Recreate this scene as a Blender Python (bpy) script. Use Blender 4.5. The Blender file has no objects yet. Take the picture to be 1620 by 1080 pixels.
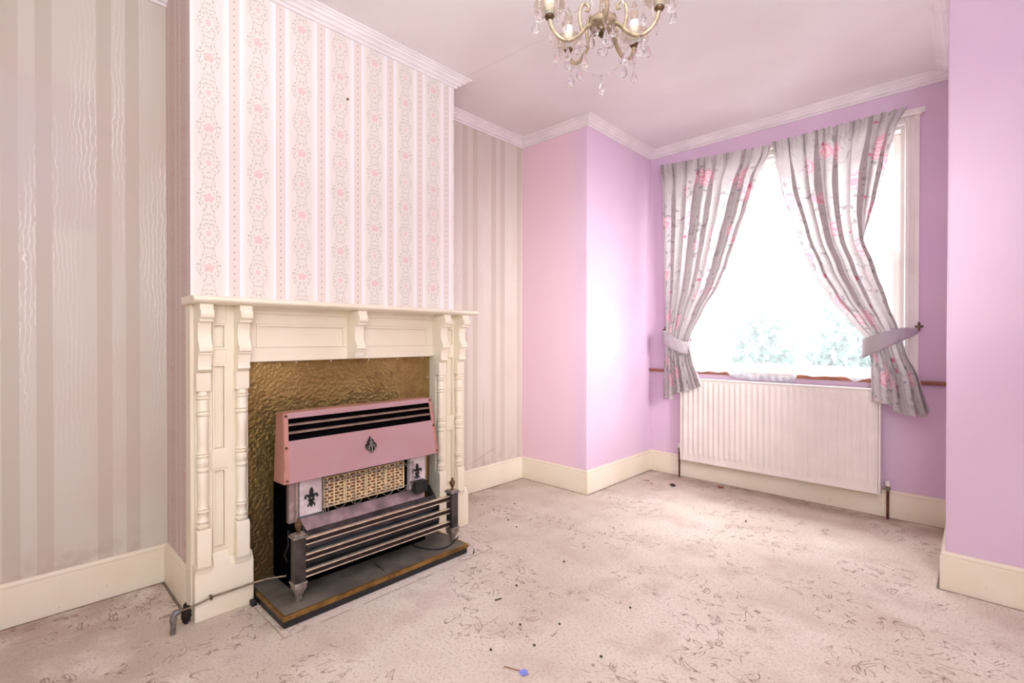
import bpy, math, random
from mathutils import Vector, Matrix
random.seed(7)
SC = bpy.context.scene
COL = SC.collection
PI = math.pi
sin, cos = math.sin, math.cos

# ---------------------------------------------------------------- colour + node helpers
def lin(c):
    c = c / 255.0
    return c / 12.92 if c <= 0.04045 else ((c + 0.055) / 1.055) ** 2.4
def rgb(r, g, b):
    return (lin(r), lin(g), lin(b), 1.0)

class NT:
    def __init__(s, name):
        s.m = bpy.data.materials.new(name); s.m.use_nodes = True
        s.t = s.m.node_tree; s.t.nodes.clear()
        s.out = s.t.nodes.new('ShaderNodeOutputMaterial')
    def n(s, kind, **kw):
        nd = s.t.nodes.new(kind)
        for k, v in kw.items(): setattr(nd, k, v)
        return nd
    def link(s, a, b): s.t.links.new(a, b)
    def setin(s, sock, v):
        if isinstance(v, E): v = v.s
        if isinstance(v, bpy.types.NodeSocket): s.link(v, sock)
        else: sock.default_value = v
    def math(s, op, a, b=None, c=None, clamp=False):
        nd = s.n('ShaderNodeMath', operation=op, use_clamp=clamp)
        s.setin(nd.inputs[0], a)
        if b is not None: s.setin(nd.inputs[1], b)
        if c is not None: s.setin(nd.inputs[2], c)
        return E(s, nd.outputs[0])
    def pos(s):
        g = s.n('ShaderNodeNewGeometry'); x = s.n('ShaderNodeSeparateXYZ'); s.link(g.outputs['Position'], x.inputs[0])
        return E(s, x.outputs[0]), E(s, x.outputs[1]), E(s, x.outputs[2])
    def uv(s):
        g = s.n('ShaderNodeUVMap', uv_map='UVMap'); x = s.n('ShaderNodeSeparateXYZ'); s.link(g.outputs[0], x.inputs[0])
        return E(s, x.outputs[0]), E(s, x.outputs[1])
    def vec(s, x, y, z=0.0):
        c = s.n('ShaderNodeCombineXYZ')
        for i, v in enumerate((x, y, z)): s.setin(c.inputs[i], v)
        return c.outputs[0]
    def noise(s, v, scale=1.0, detail=2.0, rough=0.5):
        nd = s.n('ShaderNodeTexNoise'); s.link(v, nd.inputs['Vector'])
        nd.inputs['Scale'].default_value = scale; nd.inputs['Detail'].default_value = detail
        nd.inputs['Roughness'].default_value = rough
        return E(s, nd.outputs['Fac'])
    def voro(s, v, scale=1.0, rnd=1.0, feature='F1'):
        nd = s.n('ShaderNodeTexVoronoi', feature=feature); s.link(v, nd.inputs['Vector'])
        nd.inputs['Scale'].default_value = scale; nd.inputs['Randomness'].default_value = rnd
        return nd
    def mix(s, f, a, b):
        nd = s.n('ShaderNodeMix', data_type='RGBA')
        s.setin(nd.inputs[0], f); s.setin(nd.inputs[6], a); s.setin(nd.inputs[7], b)
        return nd.outputs[2]
    def bump(s, h, strength=0.3, dist=0.01):
        b = s.n('ShaderNodeBump'); s.setin(b.inputs['Height'], h)
        b.inputs['Strength'].default_value = strength; b.inputs['Distance'].default_value = dist
        return b.outputs[0]
    def pbsdf(s, col, rough=0.5, metal=0.0, normal=None, **kw):
        p = s.n('ShaderNodeBsdfPrincipled')
        s.setin(p.inputs['Base Color'], col); s.setin(p.inputs['Roughness'], rough); s.setin(p.inputs['Metallic'], metal)
        if normal is not None: s.link(normal, p.inputs['Normal'])
        for k, v in kw.items(): s.setin(p.inputs[k], v)
        return p.outputs[0]
    def done(s, shader):
        s.link(shader, s.out.inputs[0]); return s.m

class E:
    def __init__(s, t, sock): s.t = t; s.s = sock
    def __add__(s, o): return s.t.math('ADD', s, o)
    __radd__ = __add__
    def __sub__(s, o): return s.t.math('SUBTRACT', s, o)
    def __rsub__(s, o): return s.t.math('SUBTRACT', o, s)
    def __mul__(s, o): return s.t.math('MULTIPLY', s, o)
    __rmul__ = __mul__
    def __truediv__(s, o): return s.t.math('DIVIDE', s, o)
    def abs(s): return s.t.math('ABSOLUTE', s)
    def sin(s): return s.t.math('SINE', s)
    def cos(s): return s.t.math('COSINE', s)
    def sqrt(s): return s.t.math('SQRT', s)
    def floor(s): return s.t.math('FLOOR', s)
    def fmod(s, o): return s.t.math('FLOORED_MODULO', s, o)
    def max(s, o): return s.t.math('MAXIMUM', s, o)
    def min(s, o): return s.t.math('MINIMUM', s, o)
    def lt(s, o): return s.t.math('LESS_THAN', s, o)
    def gt(s, o): return s.t.math('GREATER_THAN', s, o)
    def atan2(s, o): return s.t.math('ARCTAN2', s, o)
    def ss(s, a, b):      # smooth step from 0 at a to 1 at b
        nd = s.t.n('ShaderNodeMapRange', interpolation_type='SMOOTHSTEP')
        s.t.setin(nd.inputs[0], s); nd.inputs[1].default_value = a; nd.inputs[2].default_value = b
        return E(s.t, nd.outputs[0])

def simple(name, c, rough=0.5, metal=0.0, vary=0.05, scale=6.0, bump=0.0, bscale=120.0, **kw):
    t = NT(name); x, y, z = t.pos(); v = t.vec(x, y, z)
    n = t.noise(v, scale, 3)
    dark = tuple(q * (1 - 2.2 * vary) for q in c[:3]) + (1,)
    lite = tuple(min(1, q * (1 + 1.2 * vary)) for q in c[:3]) + (1,)
    col = t.mix(n.ss(0.3, 0.7), dark, lite)
    nm = t.bump(t.noise(v, bscale, 2), bump, 0.002) if bump else None
    return t.done(t.pbsdf(col, rough, metal, nm, **kw))

# ---------------------------------------------------------------- materials
def mat_moire():
    t = NT('moire_wallpaper'); x, y, z = t.pos()
    u = (y - 0.013).fmod(0.288)
    d1 = u.ss(-0.002, 0.004) * (1 - u.ss(0.050, 0.054))
    d2 = u.ss(0.098, 0.102) * (1 - u.ss(0.148, 0.152))
    dark = d1 + d2
    n1 = t.noise(t.vec(y * 9, z * 5.5, 0.0), 1.0, 3, 0.6)
    n2 = t.noise(t.vec(y * 40, z * 14, 3.0), 1.0, 2)
    w = y + (n1 - 0.5) * 0.05 + (n2 - 0.5) * 0.010
    ln = (w * (2 * PI / 0.0155)).sin().ss(0.72, 1.0)
    fade = t.noise(t.vec(y * 6, z * 1.1, 5.0), 1.0, 1).ss(0.38, 0.62)
    hgt = z.ss(0.5, 1.5)
    lines = ln * (1 - dark) * fade * hgt * (1 - z.ss(1.9, 2.5) * 0.7)
    weave = t.noise(t.vec(y * 500, z * 60, 0.0), 1.0, 1)
    base = t.mix(dark, rgb(214, 205, 194), rgb(202, 190, 178))
    patch = z.ss(1.57, 1.60) * (1 - z.ss(2.15, 2.20)) * (1 - y.ss(0.28, 0.31))
    base = t.mix(patch * 0.5, base, rgb(206, 192, 194))
    base = t.mix(t.noise(t.vec(x, y, z), 1.7, 2).ss(0.35, 0.75) * 0.35, base, rgb(205, 178, 170))
    # two old plaster cracks low on the far recess
    cr = ((y - 2.527 + (t.noise(t.vec(y, z, 0.0), 8, 2) - 0.5) * 0.03).abs().lt(0.0022)) * z.lt(0.66) * y.gt(2.2)
    cr2 = ((z - 0.207 - (y - 2.40) * 0.32 + (t.noise(t.vec(y, z, 2.0), 9, 2) - 0.5) * 0.03).abs().lt(0.0022)) * y.gt(2.38) * y.lt(2.66)
    col = t.mix((lines * 1.3).min(1.0), base, rgb(240, 232, 228))
    col = t.mix((cr + cr2).min(1.0) * 0.6, col, rgb(135, 115, 108))
    dirt = (1 - z.ss(0.17, 0.30)) * t.noise(t.vec(x, y, z), 14, 3).ss(0.45, 0.7)
    col = t.mix(dirt * 0.35, col, rgb(165, 140, 125))
    return t.done(t.pbsdf(col, 0.55, 0, t.bump(weave, 0.12, 0.002)))

def mat_floral(face):
    t = NT('floral_stripe_wallpaper_' + face); x, y, z = t.pos()
    c = (y - 0.621) if face == 'front' else (x + 2.348 + 0.10)
    P = 0.1955; H = 0.147
    k = (c / P + 0.5).floor()
    a = c - k * P; aa = a.abs()
    w = (z - 2.308) / H + k
    n = (w + 0.5).floor()
    b = (w - n) * H
    big = n.fmod(2.0).lt(0.5)
    rad = big * 0.0085 + 0.0105
    ang = b.atan2(a)
    r = (a * a + b * b).sqrt()
    edge = rad * (1 + 0.10 * (ang * 5 + 0.7).sin() + (t.noise(t.vec(a * 160, b * 160, n), 1.0, 1) - 0.5) * 0.8)
    blob = r.lt(edge)
    pet = t.noise(t.vec(aa * 190, b * 190, n.fmod(2.0) * 7), 1.0, 1)
    rose = blob * pet.ss(0.40, 0.52)
    nb = n.fmod(2.0) * 5
    leafn = t.noise(t.vec(aa * 150 + 4, b * 120, nb), 1.0, 1)
    env = aa.lt(0.046) * (1 - r.lt(rad * 1.35)) * ((b * (2 * PI / H)).cos() * 0.014 + 0.034).gt(aa)
    leaf = env * leafn.ss(0.53, 0.60)
    curl = (aa - (0.029 + 0.010 * (b * (2 * PI / H)).cos() + 0.004 * (b * (6 * PI / H)).sin())).abs().lt(0.0016)
    curl2 = (aa - (0.017 + 0.009 * (b * (4 * PI / H) + 1.3).sin())).abs().lt(0.0013) * (1 - r.lt(rad * 1.3))
    cc = P / 2 - aa
    bd = cc.lt(0.0185)
    bline = (cc - 0.0185).abs().lt(0.0012)
    zz = z.fmod(0.031) - 0.0155
    dot = ((cc * cc) / (0.0028 ** 2) + (zz * zz) / (0.0048 ** 2)).lt(1.0)
    wav = (cc - 0.0065 - 0.003 * (z * (2 * PI / 0.031)).cos()).abs().lt(0.0011)
    white = cc.gt(0.020) * cc.lt(0.036)
    fb = aa.lt(0.052)
    base = rgb(241, 233, 227)
    col = t.mix(white * 0.8, base, rgb(246, 241, 245))
    col = t.mix(fb * 0.75, col, rgb(233, 224, 218))
    col = t.mix(bd * 0.8, col, rgb(229, 215, 207))
    col = t.mix(bline * 0.7, col, rgb(218, 188, 184))
    col = t.mix((leaf * 0.75 + curl * 0.3 + curl2 * 0.25).min(1.0), col, rgb(192, 184, 170))
    col = t.mix(blob * 0.30, col, rgb(236, 206, 204))
    col = t.mix(rose * 0.8, col, rgb(222, 180, 176))
    col = t.mix(wav * 0.35, col, rgb(200, 184, 172))
    col = t.mix(dot * 0.75, col, rgb(158, 142, 132))
    col = t.mix(t.noise(t.vec(x, y, z), 1.2, 2).ss(0.3, 0.8) * 0.18, col, rgb(222, 200, 196))
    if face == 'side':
        col = t.mix(0.42, col, rgb(186, 140, 136))  # same paper, with the shade of the side face mixed into its colour
    return t.done(t.pbsdf(col, 0.6))

def mat_purple():
    t = NT('lilac_emulsion_paint'); x, y, z = t.pos(); v = t.vec(x, y, z)
    n = t.noise(v, 2.2, 3)
    col = t.mix(n.ss(0.3, 0.7), rgb(220, 190, 216), rgb(224, 196, 219))
    # rosier and paler towards the recess side, bluer at the window
    col = t.mix((1 - x.ss(-2.3, -2.0)) * 0.8, col, rgb(236, 202, 212))
    return t.done(t.pbsdf(col, 0.42, 0, t.bump(t.noise(v, 60, 3), 0.08, 0.004)))

def mat_carpet():
    t = NT('sculpted_beige_carpet'); x, y, z = t.pos(); v = t.vec(x, y, 0.0)
    big = t.noise(v, 1.3, 3, 0.6); mid = t.noise(v, 5.0, 3, 0.6); fine = t.noise(v, 230, 2, 0.7); fine2 = t.noise(v, 95, 2, 0.6)
    wx = x + (t.noise(v, 7, 2) - 0.5) * 0.06
    wy = y + (t.noise(t.vec(x, y, 9.0), 7, 2) - 0.5) * 0.06
    def leaves(scale, rot, ra, rb, off, thick):
        vv = t.vec(wx * cos(rot) - wy * sin(rot) + off, wx * sin(rot) + wy * cos(rot), off)
        vo = t.voro(vv, scale, 0.9)
        sp = t.n('ShaderNodeVectorMath', operation='SUBTRACT'); t.link(vv, sp.inputs[0]); t.link(vo.outputs['Position'], sp.inputs[1])
        sx = t.n('ShaderNodeSeparateXYZ'); t.link(sp.outputs[0], sx.inputs[0])
        cs = t.n('ShaderNodeSeparateXYZ'); t.link(vo.outputs['Color'], cs.inputs[0])
        px, py = E(t, sx.outputs[0]), E(t, sx.outputs[1])
        th = E(t, cs.outputs[0]) * 6.283
        lx = px * th.cos() + py * th.sin(); ly = py * th.cos() - px * th.sin()
        bend = ly + lx * lx * 9
        rr = ((lx / ra) * (lx / ra) + (bend / rb) * (bend / rb)).sqrt()
        ring = (rr - 1).abs().lt(thick) * (lx * 30 + E(t, cs.outputs[1]) * 6).sin().gt(-0.35)
        vein = bend.abs().lt(0.0016) * lx.abs().lt(ra * 1.5) * E(t, cs.outputs[2]).gt(0.45)
        return (ring + vein).min(1.0)
    L = (leaves(11.0, 0.3, 0.030, 0.013, 0.0, 0.13) + leaves(9.0, 1.2, 0.036, 0.012, 3.3, 0.12)).min(1.0)
    cn = t.noise(v, 4.2, 1)
    vine = (cn - 0.5).abs().lt(0.0035) * t.noise(t.vec(x, y, 4.0), 16, 1).gt(0.56)
    keep = t.noise(t.vec(x, y, 21.0), 3.2, 2).ss(0.47, 0.56)
    strokes = ((L + vine).min(1.0)) * keep * t.noise(t.vec(x, y, 33.0), 24, 1).ss(0.42, 0.50)
    # cut line round the hearth patch
    inx = (x + 1.890).abs().lt(0.004) * y.gt(0.73) * y.lt(1.84)
    iny = (y - 1.838 - (x + 1.89) * -0.10).abs().lt(0.004) * x.lt(-1.888)
    iny2 = (y - 0.745).abs().lt(0.003) * x.lt(-1.888) * x.gt(-2.2)
    seam = (inx + iny + iny2).min(1.0) * t.noise(t.vec(x, y, 50.0), 12, 1).ss(0.35, 0.5)
    patch = x.lt(-1.89) * y.gt(0.745) * y.lt(1.83)
    col = t.mix(big.ss(0.3, 0.7), rgb(208, 193, 176), rgb(226, 215, 202))
    col = t.mix(mid.ss(0.45, 0.75) * 0.5, col, rgb(190, 165, 155))
    col = t.mix(patch * 0.35, col, rgb(226, 210, 202))
    # soiling where floor meets the skirting
    soil = ((y.ss(3.55, 3.89)).max((1 - x.ss(-2.70, -2.40)) * 0.9)).max((1 - y.ss(0.1, 1.0)) * 0.7) * t.noise(v, 6, 3).ss(0.3, 0.6)
    col = t.mix(soil * 0.75, col, rgb(158, 130, 112))
    col = t.mix(fine2.ss(0.48, 0.70) * 0.55, col, rgb(168, 145, 133))
    col = t.mix(fine.ss(0.52, 0.72) * 0.5, col, rgb(238, 226, 216))
    col = t.mix(strokes * 0.70, col, rgb(124, 94, 78))
    col = t.mix(seam * 0.6, col, rgb(140, 108, 92))
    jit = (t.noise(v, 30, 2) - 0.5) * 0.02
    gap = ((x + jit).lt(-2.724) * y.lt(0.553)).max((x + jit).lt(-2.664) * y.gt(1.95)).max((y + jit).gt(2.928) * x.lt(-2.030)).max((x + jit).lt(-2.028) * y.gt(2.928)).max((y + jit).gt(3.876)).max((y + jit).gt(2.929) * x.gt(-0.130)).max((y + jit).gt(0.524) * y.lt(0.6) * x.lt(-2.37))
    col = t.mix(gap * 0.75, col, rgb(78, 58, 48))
    h = fine * 0.5 + fine2 * 0.5 - strokes * 1.2 - seam
    return t.done(t.pbsdf(col, 0.95, 0, t.bump(h, 0.55, 0.006)))

def mat_ceiling():
    t = NT('off_white_ceiling'); x, y, z = t.pos(); v = t.vec(x, y, z)
    n = t.noise(v, 1.5, 3)
    col = t.mix(n.ss(0.3, 0.7), rgb(232, 224, 223), rgb(240, 234, 234))
    cr = ((y - 1.98 - (x + 2.3) * 0.05 + (t.noise(v, 5, 2) - 0.5) * 0.05).abs().lt(0.0025)) * x.lt(-1.2)
    col = t.mix(cr * 0.25, col, rgb(150, 135, 130))
    return t.done(t.pbsdf(col, 0.8, 0, t.bump(t.noise(v, 45, 4), 0.12, 0.004)))

def mat_fabric(kind):
    t = NT('rose_print_cotton' if kind == 'print' else 'plain_rose_cotton'); u, v = t.uv(); p = t.vec(u, v)
    nz = t.noise(p, 9, 2); wu = u + (nz - 0.5) * 0.03; wv = v + (t.noise(t.vec(u, v, 4.0), 9, 2) - 0.5) * 0.03
    base = rgb(202, 194, 194) if kind == 'print' else rgb(190, 179, 184)
    def layer(scale, off):
        vv = t.vec(wu + off, wv + off * 0.7)
        vo = t.voro(vv, scale, 0.95)
        sep = t.n('ShaderNodeSeparateXYZ'); t.link(vo.outputs['Color'], sep.inputs[0])
        return E(t, vo.outputs['Distance']), E(t, sep.outputs[0]), E(t, sep.outputs[1])
    d, c1, c2 = layer(4.6, 0.0)
    rose = (1 - (d + (t.noise(p, 26, 2) - 0.5) * 0.14).ss(0.27, 0.33)) * c1.gt(0.12)
    swirl = (d * 62 + t.noise(p, 30, 2) * 7).sin().ss(-0.2, 0.6)
    d2, c3, c4 = layer(11.0, 2.3)
    bud = (1 - (d2 + (t.noise(p, 60, 2) - 0.5) * 0.2).ss(0.15, 0.20)) * c3.gt(0.62)
    lf = t.noise(t.vec(wu * 30, wv * 24, 2.0), 1.0, 1)
    leaf = lf.ss(0.58, 0.62) * d.ss(0.28, 0.32) * (1 - d.ss(0.46, 0.64))
    stem = (t.noise(t.vec(u * 7, v * 5, 8.0), 1.0, 1) - 0.5).abs().lt(0.006) * d.ss(0.22, 0.30)
    k = 1.0 if kind == 'print' else 0.35
    col = t.mix(t.noise(p, 14, 2).ss(0.4, 0.7) * 0.3, base, rgb(216, 208, 207) if kind == 'print' else rgb(202, 192, 196))
    col = t.mix((leaf * 0.75 + stem * 0.25).min(1.0) * k, col, rgb(150, 142, 146))
    col = t.mix(rose * 0.95 * k, col, rgb(236, 198, 204))
    col = t.mix(rose * swirl * 0.6 * k, col, rgb(212, 138, 158))
    col = t.mix(bud * 0.9 * k, col, rgb(200, 98, 126))
    wv2 = t.noise(t.vec(u * 900, v * 300), 1.0, 1)
    df = t.pbsdf(col, 0.8, 0, t.bump(wv2, 0.1, 0.001))
    tr = t.n('ShaderNodeBsdfTranslucent'); t.link(col, tr.inputs[0])
    mx = t.n('ShaderNodeMixShader'); mx.inputs[0].default_value = 0.36 if kind == 'print' else 0.15
    t.link(df, mx.inputs[1]); t.link(tr.outputs[0], mx.inputs[2])
    return t.done(mx.outputs[0])

def mat_net():
    t = NT('sheer_white_net'); u, v = t.uv()
    motif = t.noise(t.vec(u * 14, v * 14), 1.0, 2).ss(0.52, 0.60)
    hem = (1 - v.ss(0.03, 0.06))
    op = (motif * 0.10 + hem * 0.5 + 0.28).min(0.9)
    df = t.n('ShaderNodeBsdfDiffuse'); df.inputs[0].default_value = rgb(232, 234, 240)
    tl = t.n('ShaderNodeBsdfTranslucent'); tl.inputs[0].default_value = rgb(215, 222, 228)
    m1 = t.n('ShaderNodeMixShader'); m1.inputs[0].default_value = 0.5
    t.link(df.outputs[0], m1.inputs[1]); t.link(tl.outputs[0], m1.inputs[2])
    tp = t.n('ShaderNodeBsdfTransparent'); m2 = t.n('ShaderNodeMixShader')
    t.setin(m2.inputs[0], op); t.link(tp.outputs[0], m2.inputs[1]); t.link(m1.outputs[0], m2.inputs[2])
    return t.done(m2.outputs[0])

def mat_pane():
    t = NT('window_glass')
    tp = t.n('ShaderNodeBsdfTransparent'); gl = t.n('ShaderNodeBsdfGlossy'); gl.inputs['Roughness'].default_value = 0.02
    x, y, z = t.pos(); f = t.noise(t.vec(x, y, z), 3, 1) * 0.03 + 0.04
    m = t.n('ShaderNodeMixShader'); t.setin(m.inputs[0], f); t.link(tp.outputs[0], m.inputs[1]); t.link(gl.outputs[0], m.inputs[2])
    return t.done(m.outputs[0])

def mat_crystal(name, c, tr=0.5, rough=0.02):
    t = NT(name); x, y, z = t.pos()
    col = t.mix(t.noise(t.vec(x, y, z), 90, 1), c, (1, 1, 1, 1))
    g = t.n('ShaderNodeBsdfGlass'); t.link(col, g.inputs[0]); g.inputs['Roughness'].default_value = rough; g.inputs['IOR'].default_value = 1.5
    tp = t.n('ShaderNodeBsdfTransparent'); t.link(col, tp.inputs[0])
    m = t.n('ShaderNodeMixShader'); m.inputs[0].default_value = tr
    t.link(g.outputs[0], m.inputs[1]); t.link(tp.outputs[0], m.inputs[2])
    return t.done(m.outputs[0])

def mat_hammered():
    t = NT('hammered_brass_sheet'); x, y, z = t.pos(); p = t.vec(y, z, x)
    vo = t.voro(p, 75, 1.0, 'SMOOTH_F1'); d = E(t, vo.outputs['Distance'])
    n = t.noise(p, 3.5, 3); n2 = t.noise(p, 22, 3)
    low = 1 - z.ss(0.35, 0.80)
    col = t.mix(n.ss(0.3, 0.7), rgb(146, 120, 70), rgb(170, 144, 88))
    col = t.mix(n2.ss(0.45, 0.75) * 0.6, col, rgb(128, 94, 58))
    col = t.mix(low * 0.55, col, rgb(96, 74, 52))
    return t.done(t.pbsdf(col, 0.42, 0.75, t.bump(d, 0.8, 0.006)))

def mat_pinkmetal():
    t = NT('rose_pink_stove_enamel'); x, y, z = t.pos(); p = t.vec(x, y, z)
    g = t.noise(p, 600, 1); n = t.noise(p, 5, 2)
    col = t.mix(n.ss(0.3, 0.7), rgb(186, 147, 144), rgb(190, 153, 157))
    col = t.mix(g.ss(0.5, 0.7) * 0.25, col, rgb(225, 185, 185))
    return t.done(t.pbsdf(col, 0.38, 0.35))

def mat_copper_flange():
    return simple('coppery_enamel_edge', rgb(196, 142, 126), 0.35, 0.3, 0.06, 9)

def mat_marble(name='pale_pink_marble_panel'):
    t = NT(name); x, y, z = t.pos(); p = t.vec(x, y, z)
    n = t.noise(p, 14, 4, 0.7)
    col = t.mix(n.ss(0.35, 0.65), rgb(206, 186, 186), rgb(232, 218, 216))
    return t.done(t.pbsdf(col, 0.35))

def mat_gloss_wood(name, c1, c2):
    t = NT(name); x, y, z = t.pos(); p = t.vec(x, y, z)
    n = t.noise(p, 3, 3); b = t.noise(p, 35, 2)
    col = t.mix(n.ss(0.3, 0.7), c1, c2)
    # scuffs gathered near the floor
    sc = t.noise(p, 48, 3).gt(0.70) * (1 - z.ss(0.0, 0.12))
    col = t.mix(sc * 0.5, col, rgb(176, 155, 132))
    return t.done(t.pbsdf(col, 0.32, 0, t.bump(b, 0.06, 0.003)))

M = dict(
    moire=mat_moire(), floral=mat_floral('front'), floral_shaded_side=mat_floral('side'), purple=mat_purple(), carpet=mat_carpet(),
    ceiling=mat_ceiling(), fabric=mat_fabric('print'), tie=mat_fabric('plain'), net=mat_net(), pane=mat_pane(),
    brass_sheet=mat_hammered(), pink=mat_pinkmetal(), flange=mat_copper_flange(), marble=mat_marble(),
    cream=mat_gloss_wood('cream_gloss_paint', rgb(238, 226, 202), rgb(243, 234, 214)),
    skirting=mat_gloss_wood('skirting_gloss_paint', rgb(234, 222, 200), rgb(240, 231, 212)),
    cornice=simple('white_cornice_paint', rgb(240, 232, 233), 0.6, 0, 0.03),
    wframe=simple('white_window_gloss', rgb(236, 228, 222), 0.35, 0, 0.03),
    whitemetal=simple('white_radiator_enamel', rgb(238, 229, 222), 0.35, 0, 0.02),
    wood=simple('brown_sill_wood', rgb(150, 92, 68), 0.4, 0, 0.15, 20),
    black=simple('black_iron', rgb(34, 32, 33), 0.5, 0.3, 0.2, 20, 0.15),
    darkgrey=simple('sooty_dark_steel', rgb(74, 68, 66), 0.4, 0.5, 0.25, 14),
    slate=simple('bluish_grey_coal_shelf', rgb(88, 98, 102), 0.6, 0.1, 0.2, 12),
    steel=simple('worn_steel', rgb(176, 160, 155), 0.35, 0.7, 0.12, 25),
    lip=simple('heat_stained_steel', rgb(154, 132, 134), 0.4, 0.5, 0.2, 12),
    barlight=simple('polished_bar_edge', rgb(232, 214, 192), 0.28, 0.7, 0.08, 30),
    bardark=simple('dark_bronze_bar', rgb(52, 36, 32), 0.4, 0.5, 0.2, 30),
    tan=simple('tan_louvre_metal', rgb(168, 138, 122), 0.45, 0.3, 0.1, 20),
    bronze=simple('dull_bronze', rgb(112, 88, 66), 0.4, 0.8, 0.2, 40),
    pewter=simple('dull_pewter', rgb(160, 150, 140), 0.4, 0.6, 0.2, 40),
    brass=simple('aged_brass', rgb(150, 118, 66), 0.35, 0.9, 0.15, 40),
    hearthtile=simple('brown_grey_hearth_tile', rgb(106, 98, 88), 0.6, 0, 0.16, 9, 0.2, 60),
    hearthblack=simple('black_hearth_side', rgb(30, 30, 30), 0.45, 0, 0.2, 25),
    hearthgold=simple('brassy_hearth_edge', rgb(146, 108, 56), 0.4, 0.6, 0.2, 16),
    ceramic=simple('fire_clay_lattice', rgb(238, 214, 168), 0.75, 0, 0.12, 30),
    clayback=simple('scorched_clay', rgb(132, 74, 44), 0.8, 0, 0.25, 40),
    cavity=simple('fire_cavity', rgb(12, 10, 10), 1.0, **{'Specular IOR Level': 0.0}),
    armgold=simple('cream_gilt_arm', rgb(190, 170, 140), 0.25, 0.4, 0.15, 60),
    candle=simple('ivory_candle_sleeve', rgb(250, 246, 236), 0.5, 0, 0.02, 20, **{'Emission Color': rgb(255, 250, 240), 'Emission Strength': 0.12}),  # faint glow added to the sleeves, which give no light themselves
    crystal=mat_crystal('cut_crystal', (1, 0.99, 0.98, 1), 0.18),
    dish=mat_crystal('smoked_glass_dish', rgb(238, 228, 212), 0.6, 0.15),
    crumb=simple('dark_crumb', rgb(62, 48, 42), 0.9), bluepaper=simple('blue_paper', rgb(128, 140, 222), 0.7),
    leafdry=simple('dry_leaf', rgb(150, 96, 70), 0.8), rubber=simple('black_rubber', rgb(24, 24, 26), 0.6),
    lead=simple('grey_lead_pipe', rgb(138, 134, 134), 0.45, 0.6, 0.15, 40),
    pipe=simple('dull_gas_pipe', rgb(142, 124, 104), 0.35, 0.7, 0.2, 30),
    rust=simple('rusty_brown_pipe', rgb(96, 48, 36), 0.6, 0.3, 0.3, 50),
    hole=simple('broken_gap_black', rgb(40, 28, 22), 0.95, 0, 0.4, 60, 0.6, 80),
    hedge=simple('hedge_leaf', rgb(112, 156, 132), 0.6, 0, 0.35, 8), paving=simple('bounce_white_ground', rgb(232, 230, 225), 0.8),
    nail=simple('pale_nail_head', rgb(225, 215, 200), 0.35, 0.3),
)

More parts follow.
